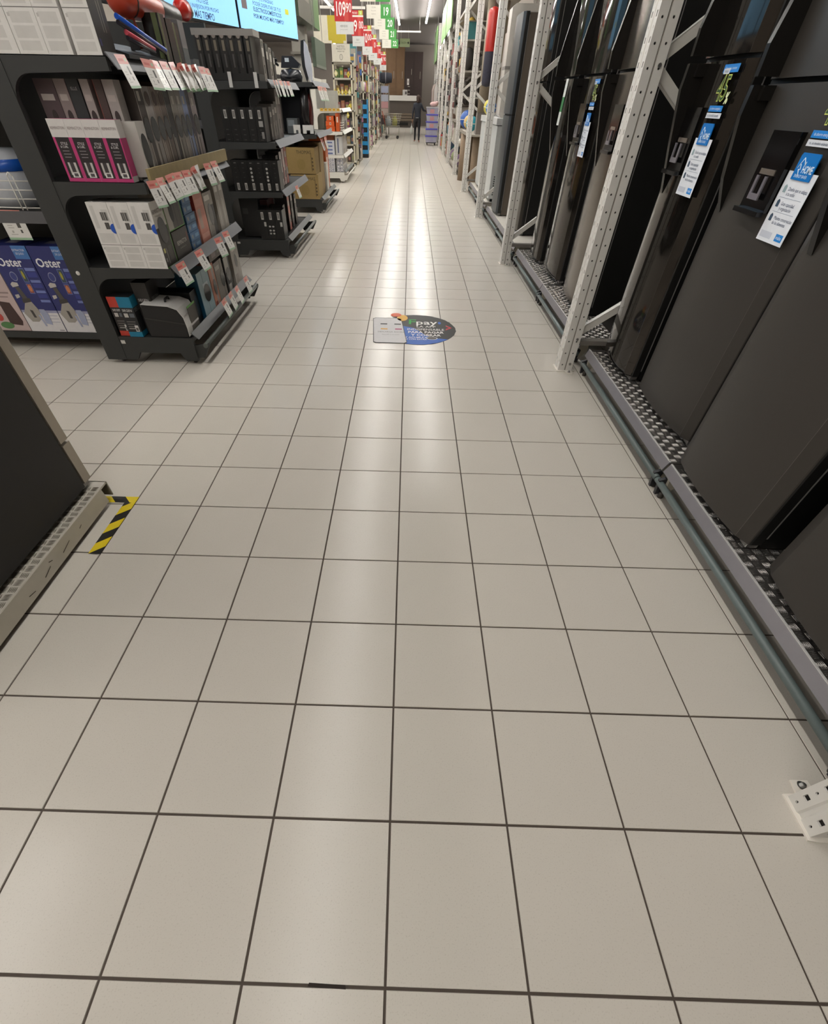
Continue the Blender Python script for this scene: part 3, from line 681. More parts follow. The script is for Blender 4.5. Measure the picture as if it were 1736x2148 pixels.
# ---------------------------------------------------------------- goods on the first end shelf
WB, INK, BLU = '#d4d1cd', '#9b9893', '#2452b0'
def whitebox(label, b, side=None, group=None, dot=.62, bar=True):
    pr = {'y': [(.12, .62, .3, .95, '#c2bfbb'), (.62, .72, .92, .9, '#c2bfbb'), (.1, .4, .85, .55, '#c6c3bf'), (.0, .368, 1, .376, '#6d6a66'),
                (.12, .25, .85, .34, '#c3c0bc'), (.12, .13, .85, .23, '#c3c0bc'), (.12, .03, .85, .11, '#c3c0bc'), (.06, .3, .14, .33, '#b3afab')]}
    if bar: pr['y'] += [(.52, .74, .86, .86, '#8a8783'), (.55, .74, .6, .86, '#3e3c3a'), (.64, .74, .68, .86, '#3e3c3a'), (.74, .74, .8, .86, '#3e3c3a'), (.58, .61, .8, .71, '#55524f'), (.63, .61, .66, .71, '#2f2d2b'), (.72, .61, .75, .71, '#2f2d2b')]
    if side: pr['x'] = side
    o = carton('carton', label, 'box', b, WB, pr, group=group)
    dx, dz = b[1] - b[0], b[5] - b[4]
    mb = MB(); r = .026; n = 14
    mb.prism([(dx / 2, dot * dz - r)] + [(dx / 2 - r * math.sin(i * math.pi / n) * 1., dot * dz - r * math.cos(i * math.pi / n)) for i in range(1, n)] + [(dx / 2, dot * dz + r)], 'y', -(b[3] - b[2]) / 2 - .0012, -(b[3] - b[2]) / 2 + .0)
    mb.build('printed_dot', M(BLU, .4), o)
    return o
RS = [(0, 0, 1, 1, '#b9b5ae'), (0, 0, 1, .62, '#37322d'), (0, .0, .9, .02, '#5f9a48'), (.96, 0, 1, .9, '#5f9a48'), (.1, .8, .12, .95, '#b9b5ae'),
      (.3, .06, .36, .3, '#7e7872'), (.5, .1, .8, .32, '#4c463f'), (.1, .24, .24, .31, '#b7b069'), (.1, .1, .2, .16, '#8a8782')]
GW = 'white dryer cartons seen from the side'
whitebox('white dryer carton on the wood-railed tier below, farthest from the aisle', (-1.938, -1.813, 3.262, 3.43, .634, .978), group=GW)
whitebox('white dryer carton in the middle of three on the shelf above the lowest', (-1.811, -1.687, 3.262, 3.43, .634, .978), group=GW)
o = whitebox('white dryer carton at the aisle corner, its dark dryer picture facing the aisle', (-1.685, -1.556, 3.262, 3.435, .634, .98), RS, group=GW)
text('REMINGTON', .03, (.0655, -.005, .295), 'x', '#5a4a46', o, .82); text('EST. NEW YORK 1937', .011, (.0655, -.005, .272), 'x', '#77716c', o, .9)
disc(o, 'x', (.0652, -.0, .195), .055, .07, '#1f1b19', 'dryer_picture', rough=.25)
T4 = 'white dryer cartons along the top of the near end shelf'
for i, (a, b) in enumerate(((-2.18, -1.968), (-1.965, -1.822), (-1.82, -1.697), (-1.679, -1.55))):
    pr = [(0, 0, 1, 1, '#2b2725'), (.3, .5, .7, .95, '#151312'), (.55, .2, .6, .45, '#6d675f'), (.7, .2, .75, .5, '#6d675f'), (.1, .08, .2, .14, '#3d3a6b')]
    whitebox(['wide white carton at the inner end of the top tier', 'second white carton on the top tier, blue dot on its edge', 'third white carton on the top tier, dark gap beside it', 'white carton on the top tier with its black face to the aisle'][i],
             (a, b, 3.262, 3.42, 1.572, 1.98), pr if i == 3 else None, T4, .67, False)
# aisle-facing boxes, second tier
def hook(parent, face, loc, ru, rv, col='#1a1817', name='product_window'): return disc(parent, face, loc, ru, rv, col, name, rough=.2)
o = carton('carton', 'pale carton with dark dryer outline leaning behind the corner dryer carton', 'box', (-1.7, -1.56, 3.455, 3.72, .80, 1.0), '#a9a49c', {'x': [(.3, 0, 1, .9, '#4a433c'), (.55, 0, .6, .9, '#2a2623'), (.8, 0, .84, .9, '#2a2623'), (.96, 0, 1, 1, '#5f9a48'), (0, 0, 1, .03, '#5f9a48')]})
disc(o, 'x', (.0702, -.04, .1), .03, .06, '#1f1b19', 'dryer_picture')
o = carton('carton', 'flat dark carton with pale brand lettering under the pale dryer carton', 'box', (-1.72, -1.556, 3.455, 3.715, .634, .796), '#35302b', {'x': [(0, 0, 1, .03, '#4a5a3c'), (.9, .5, .92, .8, '#a8433a')]})
text('REMINGTON', .036, (.083, .0, .09), 'x', '#c9c3bb', o, .8); text('EST. NEW YORK 1937', .011, (.083, .0, .06), 'x', '#9a948c', o)
GB = 'stacked small blue boxes beside the dark lettered carton'
for i in range(6):
    carton('carton', f'small blue box, {ORD[i]} from the bottom of the blue stack', 'box', (-1.72, -1.56 + .003 * (i % 2), 3.75, 3.93 - .025 * (i > 3), .634 + i * .053, .634 + (i + 1) * .053 - .002), '#3f6389',
           {'x': [(.1, .2, .35, .8, '#57789b'), (.5, .3, .9, .7, '#6f93b5'), (.16, .3, .28, .7, '#8c8a7c')], 'y': [(.5, .2, .8, .8, '#5d7f9f')]}, group=GB)
o = carton('carton', 'tall salmon-pink carton standing next to the blue stack', 'box', (-1.66, -1.555, 3.96, 4.14, .634, .93), '#bf7d6c', {'x': [(.1, .1, .9, .2, '#cf9484'), (.1, .75, .9, .9, '#c98a78'), (.15, .3, .5, .7, '#a88e80')], 'y': [(.0, .7, 1, 1, '#8d3226')]})
o = carton('carton', 'grey blister carton with black round trimmer, beside the salmon carton', 'box', (-1.66, -1.56, 4.17, 4.36, .634, .915), '#8d867d', {'x': [(.1, .82, .7, .93, '#c9c3bb'), (.1, .1, .9, .3, '#7a736b'), (.6, 0, 1, .7, '#2c2825')]})
hook(o, 'x', (.0502, .0, .14), .045, .07)
for i in range(2): carton('carton', ['slim grey carton paired at the far end of the second tier, nearer one', 'slim grey carton paired at the far end of the second tier, farther one'][i], 'box', (-1.66, -1.555, 4.42 + i * .11, 4.526 + i * .11, .634, .975), '#8f8980', {'x': [(.2, .75, .8, .85, '#b9b4ac'), (.35, .1, .6, .6, '#a39d95')]})
# base tier
def siegen(label, b, col, top):
    pr = {'y': [(0, .74, 1, 1, top), (0, 0, 1, .13, top), (.15, .5, .45, .6, '#b9b5b0'), (.55, .5, .9, .6, '#5a5f66'), (.15, .2, .7, .23, '#8a8681'), (.15, .26, .8, .28, '#6d6965'), (.15, .32, .75, .34, '#6d6965'), (.15, .38, .8, .4, '#6d6965'), (.62, .14, .88, .3, '#c9c6c2'), (.66, .16, .84, .24, '#55524f')],
          'x': [(0, .74, 1, 1, top), (0, 0, 1, .13, top)]}
    dx, dz = b[1] - b[0], b[5] - b[4]
    return carton('carton', label, 'box', b, col, pr, [('y', .5, .67, dx * .24, 'SIEGEN', '#d9d6d2', .95), ('x', .5, .67, .034, 'SIEGEN', '#8a8a8a', .95)])
siegen('narrow red and black carton at the inner end of the lowest tier', (-2.06, -1.975, 3.275, 3.4, .198, .455), '#24201f', '#b8392b')
siegen('narrow blue and black carton standing in front on the lowest tier', (-1.985, -1.89, 3.258, 3.38, .198, .46), '#1c1d20', '#11708f')
o = siegen('tall black carton behind the blue and black one on the lowest tier', (-1.885, -1.785, 3.33, 3.49, .198, .53), '#2b2826', '#2e2b29')
o = thing('soft_case', 'black zipped soft case with a paper sleeve draped over it, lowest tier front', 'case', (-1.692, 3.372, .2))
mb = MB(); prof = [(-.145, 0), (.125, 0), (.135, .06), (.128, .13), (.1, .18), (.04, .2), (-.14, .21), (-.15, .12)]
mb.prism(prof, 'y', -.105, .12); mb.build('case_body', M('#1d1b1a', .75, var=.1, scale=120, bump=.2), o)
mb = MB(); mb.prism([(-.146, .12), (.134, .085), (.135, .093), (-.147, .128)], 'y', -.108, .122); mb.build('zip_band', M('#2d2a28', .5), o)
mb = MB(); sl = [(-.142, .213), (.045, .204), (.104, .184), (.133, .132), (.14, .06), (.137, .005)]
mb.prism(sl + [(x + .0035, z + .003) for x, z in reversed(sl)], 'y', -.112, .11, 0); mb.build('paper_sleeve', M('#c4c2bf', .5), o)
MB().box(.1405, .143, -.03, .112, .01, .17).build('printed_face', M('#3b362f', .4), o)
MB().box(.1405, .1436, -.03, .115, .168, .18).build('green_band', M('#5f9a48', .4), o)
text('REMINGTON', .02, (.1435, -.07, .14), 'x', '#5a4a46', o, .7)
MB().path([(.0, -.03, .2), (.0, -.02, .225), (.0, .03, .225), (.0, .04, .2)], .008, 6).build('carry_loop', M('#191716', .7), o)
carton('carton', 'plain black carton between the soft case and the pale blue carton', 'box', (-1.95, -1.58, 3.512, 3.637, .198, .42), '#161718', {'x': [(.5, .2, .9, .8, '#0f2c3d')]})
o = carton('carton', 'pale blue and teal clipper carton on the lowest tier', 'box', (-1.72, -1.555, 3.645, 3.885, .198, .505), '#8fa6ad', {'x': [(0, 0, .03, 1, '#12516c'), (.42, .5, .46, 1, '#5f7880'), (.5, .0, .53, .45, '#5f7880'), (.35, .62, .8, .72, '#b9c6ca')], 'y': [(0, 0, 1, 1, '#134a63')]})
hook(o, 'x', (.0832, .02, .15), .065, .06, '#14191b')
o = carton('carton', 'slim orange-pink trimmer carton next to the pale blue carton', 'box', (-1.7, -1.555, 3.9, 4.025, .198, .5), '#b87a63', {'x': [(.45, .0, .8, .95, '#a3948a'), (.1, .0, .4, .15, '#7d2f22')]}); hook(o, 'x', (.0732, .01, .14), .035, .055, '#2a1d19')
o = carton('carton', 'grey trimmer carton with black trimmer window on the lowest tier', 'box', (-1.7, -1.555, 4.035, 4.225, .198, .485), '#7d756c', {'x': [(.1, .8, .6, .9, '#a59e95'), (.7, 0, .76, 1, '#4e4842')]}); hook(o, 'x', (.0732, .05, .15), .05, .06)
carton('carton', 'flat grey-brown carton lying on top of the trimmer cartons', 'box', (-1.68, -1.55, 3.97, 4.28, .507, .59), '#5f544c', {'x': [(.2, .2, .5, .6, '#867b72'), (.65, .3, .9, .8, '#7a7f6a')], 'y': [(0, 0, 1, 1, '#3a2f2c')]})
o = carton('carton', 'white and black clipper carton near the far end of the lowest tier', 'box', (-1.68, -1.56, 4.28, 4.42, .198, .465), '#2b2826', {'x': [(.1, .6, .8, 1, '#a9a59e'), (.2, .0, .7, .25, '#a9a59e')]}); hook(o, 'x', (.0602, .0, .14), .05, .05)
o = carton('carton', 'tall pale grey shaver carton at the far end of the lowest tier', 'box', (-1.66, -1.55, 4.48, 4.69, .198, .51), '#9f9a92', {'x': [(.2, .85, .6, .93, '#c5c0b8'), (.6, 0, .63, .6, '#7d776f'), (.1, .1, .5, .3, '#8a847b')]}); hook(o, 'x', (.0552, .0, .19), .035, .05)
# third tier: back row seen from the side, pink front row, aisle row
P4 = 'pink and black styler boxes in the front row'
for i in range(4):
    a = -1.977 + i * .0945
    o = carton('carton', f'pink and black styler box, {ORD[i]} from the inner end of the front row', 'box', (a, a + .0935, 3.265, 3.335, 1.073, 1.338), '#b3356f',
               {'y': [(0, .72, 1, 1, '#c9c5c2'), (.14, .06, .94, .72, '#211a1d'), (.3, .11, .8, .32, '#b5b1ae'), (.42, .16, .66, .32, '#3a3436'), (.35, .07, .8, .15, '#d0cdca'), (.45, .085, .7, .14, '#4a4648'), (.3, .40, .7, .41, '#8d888a'), (.3, .45, .75, .46, '#8d888a'), (.3, .5, .7, .51, '#8d888a')],
                'x': [(0, .72, 1, 1, '#c9c5c2'), (0, 0, 1, .1, '#c9c5c2')]}, [('y', .5, .86, .017, 'REMINGTON', '#7a6a6a', .78), ('y', .55, .62, .016, 'STYLE', '#d8d4d4', .9), ('y', .5, .57, .014, '& CURL', '#d8d4d4', .9)], P4)
B6 = 'boxes in the dim back row of the third tier'
for i, (a, b, c, w, dt) in enumerate(((-2.02, -1.915, '#55474a', 'dull mauve', 1), (-1.912, -1.85, '#8d8280', 'greyish pink', 1), (-1.845, -1.78, '#2f3335', 'dark slate', 0), (-1.772, -1.725, '#a39c98', 'pale grey', 1), (-1.7, -1.655, '#4a3b38', 'dark orange-edged', 0), (-1.65, -1.59, '#a59f9b', 'light grey', 1))):
    o = carton('carton', f'{w} hair styler box in the dim back row of the third tier', 'box', (a, b, 3.36, 3.44, 1.073, 1.49), c, {'y': [(.0, .0, .08, 1, '#8a4a3a')] if i == 4 else [(.15, .8, .8, .86, '#b5aea9')] if dt else []}, group=B6)
    if dt:
        disc(o, 'y', (.0, -.0405, .27), .014, .028, '#3a3030', 'printed_oval'); disc(o, 'y', (.008, -.0405, .12), .016, .035, '#6d4640', 'printed_portrait')
    if i == 2: text('ELLE', .018, (0, -.041, .38), 'y', '#a9a9a9', o)
TB = [(3.46, .09, '#3b3330', 'dark brown', .42), (3.555, .1, '#8a8480', 'grey-white', .4), (3.66, .09, '#6e6057', 'taupe', .4), (3.755, .085, '#5b4b43', 'brown', .42), (3.845, .085, '#1d1b1a', 'black', .44), (3.94, .1, '#77716a', 'mid grey', .4),
      (4.045, .08, '#7d7873', 'stone grey', .4), (4.13, .09, '#6f7fa6', 'blue-footed grey', .4), (4.225, .06, '#2a2233', 'deep purple', .41), (4.29, .1, '#857a7a', 'mauve grey', .39)]
o = carton('carton', 'white carton with a big black dryer picture by the pink boxes', 'box', (-1.64, -1.53, 3.345, 3.45, 1.09, 1.33), '#b9b5b0', {'x': [(0, .0, 1, .12, '#8f8a85')]}); disc(o, 'x', (.0552, 0, .11), .045, .08, '#1d1b1a', 'dryer_picture', rough=.3)
for i, (y, wd, c, w, h) in enumerate(TB):
    o = carton('carton', f'tall {w} styler carton standing in the aisle row above the wooden lip', 'box', (-1.68, -1.535, y, y + wd, 1.09, 1.07 + h), c, {'x': [(.1, .05, .2, .4, '#a59c93'), (.0, .48, .06, 1, '#a8a099'), (.3, .04, .5, .36, '#4b4039' if i % 2 else '#8e857c'), (.25, .8, .6, .9, '#b0a8a0' if i not in (4, 8) else '#3a3a3a')]}, group='tall styler cartons above the wooden lip')
    if i not in (4, 8): disc(o, 'x', (.0732, 0, .2), wd * .45, .055, '#171514', 'product_window', rough=.25)
    if i in (1, 2, 3): disc(o, 'x', (.0732, 0, .33), wd * .3, .03, '#4a3a35', 'printed_portrait')
# top tier
def dryer(label, loc, col, nz, L=.42, r=.055, handle=True):
    t = thing('hair_dryer', label, 'hair dryer', loc)
    MB().lathe([(0, -.01), (r * .7, 0), (r, .03), (r * 1.05, .12), (r * .9, L * .5), (r * .8, L * .62)], (0, 0, 0), 18, 'y').build('barrel', M(col, .3), t)
    MB().lathe([(r * .8, L * .62), (r * .84, L * .64), (r * .72, L * .82), (r * .66, L)], (0, 0, 0), 18, 'y').build('nozzle', M(nz, .35), t)
    MB().lathe([(r * 1.055, .1), (r * 1.08, .11), (r * 1.055, .12)], (0, 0, 0), 18, 'y').build('trim_ring', M('#2a1512', .4), t)
    if handle: MB().tube((0, .1, -r * .8), (.01, .16, -.178), .026, 12, r1=.02).build('handle', M(col, .35), t)
    return t
dryer('orange-red hair dryer on a stand, black nozzle pointing down the aisle', (-1.63, 3.78, 1.815), '#b8412a', '#161413', .86, .072)
dryer('small glossy red hair dryer beyond the black nozzle', (-1.62, 4.72, 1.86), '#c0261f', '#3a3634', .2, .05, False)
t = thing('display_stand', 'dark sloping display stand holding the blue and pink straighteners', 'stand', (-1.6, 3.85, 1.571))
MB().prism([(-.12, 0), (.1, 0), (.1, .015), (-.12, .07)], 'y', -.4, .11).build('sloped_top', M('#171616', .6), t)
MB().box(-.02, .02, -.08, -.04, .045, .16).build('post', M('#171616', .3), t)
def rod(name, label, p0, p1, r, col, cat='hair straightener'):
    c = [(a + b) / 2 for a, b in zip(p0, p1)]; t = thing(name, label, cat, c)
    q0, q1 = [a - b for a, b in zip(p0, c)], [a - b for a, b in zip(p1, c)]
    MB().tube(q0, q1, r, 10, r1=r * .8).build('upper_arm', M(col, .3), t)
    d = .02; MB().tube((q0[0], q0[1], q0[2] - d), (q1[0], q1[1], q1[2] - d * .6), r * .85, 10, r1=r * .6).build('lower_arm', M('#24202a', .3), t)
rod('hair_straightener', 'bright blue hair straightener lying across the dark stand', (-1.505, 3.44, 1.715), (-1.5, 3.98, 1.628), .012, '#1f58c4')
rod('hair_straightener', 'coral pink hair straightener under the blue one', (-1.5, 3.49, 1.665), (-1.495, 3.8, 1.622), .011, '#c04a58')
for i, (y, c, w, h) in enumerate(((3.98, '#1c1c1a', 'black olive-striped', .2), (4.09, '#1a1a19', 'plain black', .19), (4.18, '#22221f', 'dark green-striped', .18), (4.29, '#77787a', 'clear grey', .2))):
    carton('blister_pack', f'{w} blister pack standing at the far end of the top tier', 'package', (-1.6, -1.5, y, y + .09, 1.575, 1.575 + h), c, {'x': [(.1, 0, .4, 1, '#4e5638')] if i in (0, 2) else [(.1, .1, .9, .5, '#2c2c2c')] if i == 1 else [(0, 0, 1, .4, '#5a6264')], 'y': [(.6, 0, .9, 1, '#5c6444')] if i in (0, 2) else []}, rough=.2)
# juicer cartons on the gondola
def juicer(label, x0):
    o = carton('carton', label, 'box', (x0, x0 + .268, 3.478, 3.74, .138, .70), '#262c66', {'y': [(0, 0, 1, .24, '#cfcccd'), (0, .24, 1, .27, '#8f90ab'), (.62, .86, 1, 1, '#3f6ea8'), (.52, .6, .66, .76, '#5a689e'), (.535, .61, .645, .75, '#3a4a52'), (.52, .47, .66, .59, '#5a689e'), (.535, .48, .645, .58, '#8a4a3f'),
        (.7, .73, .96, .765, '#6d7ab0'), (.7, .66, .95, .72, '#333c82'), (.7, .6, .96, .63, '#6d7ab0'), (.7, .54, .95, .59, '#333c82'), (.7, .48, .96, .51, '#6d7ab0'), (.7, .42, .95, .47, '#333c82'), (.7, .37, .96, .4, '#6d7ab0'), (.7, .16, .95, .17, '#a9a9b5'), (.7, .12, .95, .13, '#a9a9b5'), (.7, .2, .95, .21, '#a9a9b5'), (.82, .015, .96, .025, '#77777a')], 't': [(.3, .3, .6, .6, '#8d8d99')]}, rough=.35)
    f = -.1318
    text('Oster', .075, (-.03, f, .46), 'y', '#d9d8dc', o, .95, thick=.0015)
    text('EXTRACTOR', .018, (.075, f, .535), 'y', '#d9d8dc', o, .8); text('DE JUGO', .018, (.075, f, .515), 'y', '#d9d8dc', o, .8)
    disc(o, 'y', (-.052, f + .001, .375), .024, .03, '#8a90ac', 'emblem_ring'); disc(o, 'y', (-.052, f, .375), .02, .025, '#3a427c', 'emblem'); text('+', .06, (-.052, f - .001, .377), 'y', '#a9aec4', o)
    disc(o, 'y', (.022, f + .0008, .385), .008, .026, '#a39a3c', 'fruit_picture'); disc(o, 'y', (.024, f + .0008, .30), .013, .022, '#c07a52', 'fruit_picture')
    p = MB(); y = f
    def q(pts, mi): p.F([(a, y - .0004 * mi, b) for a, b in pts], mi)
    p.F([(-.09, y, .07), (-.04, y, .07), (-.0, y, .1), (.0, y, .16), (-.02, y, .21), (-.075, y, .2), (-.12, y, .13)], 0)
    q([(-.085, .2), (-.02, .21), (-.02, .235), (-.08, .23)], 1); q([(-.07, .23), (-.035, .235), (-.055, .31), (-.085, .305)], 2)
    q([(-.1, .305), (-.05, .315), (-.05, .335), (-.085, .34), (-.105, .325)], 3); q([(-.115, .23), (-.085, .24), (-.085, .26), (-.115, .255)], 3)
    q([(-.06, .1), (-.04, .1), (-.045, .15), (-.065, .155)], 1)
    q([(.01, .06), (.055, .05), (.06, .13), (.045, .16), (.005, .16)], 4); q([(-.005, .04), (.008, .04), (-.005, .12), (-.02, .12)], 4)
    p.build('juicer_picture', [M('#9a948c', .4), M('#3e3a38', .4), M('#4a4744', .3), M('#b5b0aa', .4), M('#9aa0b8', .4)], o)
    return o
juicer('blue and white juicer carton next to the dark end shelf upright', -2.598)
juicer('blue and white juicer carton next to the pale pink carton', -2.872)
o = carton('carton', 'pale pink blender carton with dark jug picture at the frame edge', 'box', (-3.26, -2.878, 3.478, 3.74, .138, .66), '#b9a5a1', {'y': [(.0, .5, .95, .52, '#8a7a76'), (.0, .45, .9, .465, '#8a7a76'), (0, 0, 1, .01, '#8f7f7c')]})
text('oska', .06, (.06, -.132, .34), 'y', '#5b4a44', o)
p = MB(); p.F([(.06, -.1316, .05), (.15, -.1316, .04), (.165, -.1316, .07), (.14, -.1316, .2), (.06, -.1316, .21)]); p.build('jug_picture', M('#3f2a28', .4), o)
disc(o, 'y', (-.0, -.1316, .1), .03, .03, '#b04038', 'fruit_picture'); disc(o, 'y', (.03, -.1316, .04), .05, .025, '#4f7a48', 'leaf_picture')
# ---------------------------------------------------------------- goods on the second end shelf
D2 = '#1d1c1b'
def dk(label, b, pr, group, cat='box', txt=()): return carton('carton', label, cat, b, D2, {'y': pr}, txt, group, rough=.35)
LB = [(.36, .68, .68, .93, '#b5b2ad'), (.42, .72, .5, .9, '#4c4946'), (.55, .72, .62, .9, '#4c4946')]
for i in range(5):
    a = -2.0 + i * .09
    dk(f'small black appliance box, {ORD[i]} from the inner end of the upper middle tier', (a, a + .088, 6.41, 6.6, 1.088, 1.355), LB + [(.3, .2, .6, .22, '#4a4745'), (.3, .35, .6, .37, '#4a4745'), (.3, .05, .6, .07, '#4a4745')] + ([(.3, .45, .8, .62, '#9a9794'), (.5, .1, .8, .3, '#8a8784')] if i == 4 else []), 'black boxes on the upper middle tier, second end shelf')
LB2 = [(.36, .04, .68, .27, '#b5b2ad'), (.42, .07, .5, .24, '#4c4946'), (.55, .07, .62, .24, '#4c4946'), (.4, .9, .7, .93, '#6a6764'), (.4, .75, .6, .77, '#3f3c3a'), (.4, .6, .6, .62, '#3f3c3a'), (.4, .45, .6, .47, '#3f3c3a')]
for i in range(6):
    a = -2.0 + i * .0885
    o = dk(f'black boxed appliance, {ORD[i]} from the inner end of the lower middle tier', (a, a + .087, 6.41, 6.6, .664, .935), LB2, 'black boxes on the lower middle tier, second end shelf')
    if i in (2, 4):
        for z in (.2, .165, .13, .1): disc(o, 'y', (.0, -.0955, z), .012, .011, '#a9a6a2', 'white_swirl')
for i in range(3):
    a = -1.79 + i * .0965
    o = dk(f'black carton with low white dots, {ORD[i]} from the inner end of the lowest tier', (a, a + .095, 6.41, 6.6, .2, .49), LB + [(.62, .45, .9, .6, '#b5b2ad')] * (i != 1), 'black cartons on the lowest tier, second end shelf')
    if i == 1:
        for z in (.13, .09, .06):
            for x in (-.02, .02): disc(o, 'y', (x, -.0955, z), .013, .009, '#a9a6a2', 'white_swirl')
carton('carton', 'large dim black carton behind the lowest black boxes', 'box', (-2.03, -1.81, 6.55, 6.9, .2, .58), '#232120', {'y': [(.1, .6, .4, .75, '#3a3837')]})
carton('carton', 'dark maroon carton lying on the lowest black boxes', 'box', (-1.8, -1.712, 6.62, 6.95, .2, .56), '#4a1d1c', {'y': [(0, .0, 1, .86, '#2a2423')], 't': [(.1, .1, .9, .9, '#7d2a28')]})
for i, (y, c, w, z0, z1, ov) in enumerate(((6.65, '#3f3835', 'dark grey boxed clipper', .664, .96, 1), (6.83, '#c4b8b4', 'white and red boxed toaster', .664, .98, 0), (6.98, '#c8b3ae', 'white boxed kettle with red stripe', .664, 1.0, 0), (7.12, '#b5655c', 'coral boxed mixer', .664, 1.02, 1),
        (6.66, '#4a4441', 'grey boxed iron', .2, .5, 1), (6.95, '#c57a6c', 'coral boxed hand blender', .2, .56, 1), (7.15, '#3a3634', 'black boxed shaver', .2, .6, 1), (7.38, '#5a5450', 'grey boxed razor', .2, .52, 1),
        (6.64, '#4a4541', 'grey-brown boxed comb set', 1.09, 1.36, 0), (6.78, '#6a625c', 'taupe boxed comb set', 1.09, 1.38, 0), (6.9, '#55504b', 'olive boxed brush', 1.09, 1.4, 0), (7.02, '#7d7570', 'pale taupe boxed brush', 1.09, 1.5, 0), (7.14, '#5f4f4f', 'plum boxed brush', 1.09, 1.5, 0))):
    o = carton('carton', f'{w} facing the aisle on the second end shelf', 'box', (-1.7, -1.54, y, y + .12, z0 + .002, z1), c, {'x': [(.2, .7, .8, .85, '#b8b0a8'), (.1, .1, .4, .5, '#8a2f30' if 'red' in w else '#8d857d'), (.6, .2, .9, .4, '#3a3532')], 'y': [(.0, 0, 1, 1, '#2a2725')] if z0 < 1 else []})
    if ov: disc(o, 'x', (.0802, .02, .12), .035, .04, '#191716', 'product_window', rough=.25)
t = thing('display_stand', 'black display block of seven upright trimmer packs with pale top edge', 'display', (-1.83, 6.52, 1.548))
MB().box(-.31, .29, -.1, .14, 0, .05).build('tray', M('#1b1a1a', .35), t)
MB().box(-.31, .29, -.105, .14, .3, .345).build('header', M('#8f8a86', .35), t)
for i in range(7):
    x = -.29 + i * .08; k = MB().box(x, x + .06, -.1, .1, .05, .3).build('trimmer_pack', M('#1f1d1c', .3), t)
    MB().tube((x + .03, -.104, .3), (x + .03, -.102, .3), .02, 10).build('pack_top', M('#8a807a', .3), k)
    MB().box(x + .02, x + .045, -.1025, -.1005, .2, .27).build('gold_print', M('#6f6658', .4), k); MB().box(x + .025, x + .04, -.1025, -.1005, .09, .18).build('grey_print', M('#4d4a48', .4), k)
for i, x in enumerate((-.02, .24)): MB().box(x, x + .035, -.126, -.122, -.05, .06).build('paper_slip', M('#c9c7c4', .5), t)
for i, (y, c, w) in enumerate(((6.72, '#77726c', 'grey'), (6.9, '#3a3735', 'charcoal'), (7.05, '#8d877f', 'pale grey'), (7.2, '#2a2827', 'black'))):
    carton('blister_pack', f'{w} trimmer blister pack on the top tier of the second end shelf', 'package', (-1.66, -1.55, y, y + .11, 1.55, 1.55 + .3 - i * .02), c, {'x': [(.2, .6, .8, .8, '#b5b0a8'), (.3, .2, .7, .4, '#1c1a19'), (.3, .85, .7, .95, '#1c1a19')]}, rough=.25)
# ---------------------------------------------------------------- fan cartons, vacuum, irons
for i, (z0, x1, w) in enumerate(((.2, -1.53, 'lower'), (.535, -1.56, 'upper'))):
    o = carton('carton', f'{w} brown cardboard fan carton in the stack by the second end shelf', 'box', (x1 - .46, x1, 9.5, 9.95, z0, z0 + .325), '#8f7748', {'y': [(.86, .1, .89, .8, '#6f5a34')]}, [('y', .62, .83, .06, 'THOMAS', '#3a2f1e')], rough=.7)
    for k in range(4): disc(o, 'y', (.19, -.226, .06 + k * .045), .012, .014, '#4b3c22', 'printed_symbol')
    disc(o, 'y', (-.0, -.226, .12), .07, .07, '#86703f', 'printed_circle')
carton('carton', 'brown carton standing behind the fan carton stack', 'box', (-1.9, -1.55, 9.97, 10.4, .2, .9), '#87704a', {'y': [(.9, 0, .93, 1, '#5f4c2c')]}, rough=.7)
carton('carton', 'white carton beside the lower fan carton', 'box', (-1.8, -1.52, 10.45, 10.7, .2, .6), '#b9b7ae', {'y': [(.3, .3, .7, .6, '#9a988f')]})
carton('carton', 'orange carton beyond the brown cartons', 'box', (-1.85, -1.56, 10.75, 11.1, .2, .95), '#b35624', {'x': [(.3, .3, .7, .6, '#d0ccc4')]})
t = thing('vacuum_cleaner', 'black canister vacuum cleaner with dark red side standing on its shelf', 'vacuum cleaner', (-1.66, 9.66, 1.02))
MB().ball((0, 0, .27), .085, .12, .25, 18).build('body', M('#1d1a1a', .25), t)
MB().lathe([(0, 0), (.11, .0), (.12, .03), (.09, .07), (0, .08)], (0, 0, .0), 16).build('base', M('#1a1818', .4), t)
MB().ball((.07, .02, .25), .045, .1, .22, 14).build('side_shell', M('#4a1613', .25), t)
for s in (-1, 1): MB().tube((.06, s * .1, .06), (.085, s * .1, .06), .055, 12).build('wheel', M('#141212', .5), t)
MB().path([(-.03, 0, .49), (-.03, 0, .535), (.03, 0, .535), (.03, 0, .49)], .012, 6).build('handle', M('#222', .4) if False else M('#222020', .4), t)
for i, (x, y, wd) in enumerate(((-1.8, 9.505, .11), (-1.62, 9.49, .17))):
    o = MB().prism([(-wd / 2, 0), (-wd / 6, 0), (-wd / 6, .04), (wd / 6, .04), (wd / 6, 0), (wd / 2, 0), (wd / 2, .1), (-wd / 2, .1)], 'y', 0, .004).build('price_card', M('#c9c8c4', .4), None, (x, y, 1.03)); tag(o, ['small white notched card left of the vacuum', 'large white notched card in front of the vacuum'][i].replace('left of', 'on the inner side of'), 'card')
carton('back_panel', 'dark navy display board behind the vacuum cleaner', 'board', (-2.1, -1.62, 9.98, 10.0, 1.03, 1.54), '#181b24', rough=.5)
carton('carton', 'small grey box beside the vacuum cleaner', 'box', (-1.97, -1.8, 9.6, 9.8, 1.024, 1.2), '#55595c', {'y': [(.1, .5, .7, .9, '#7a8085')]})
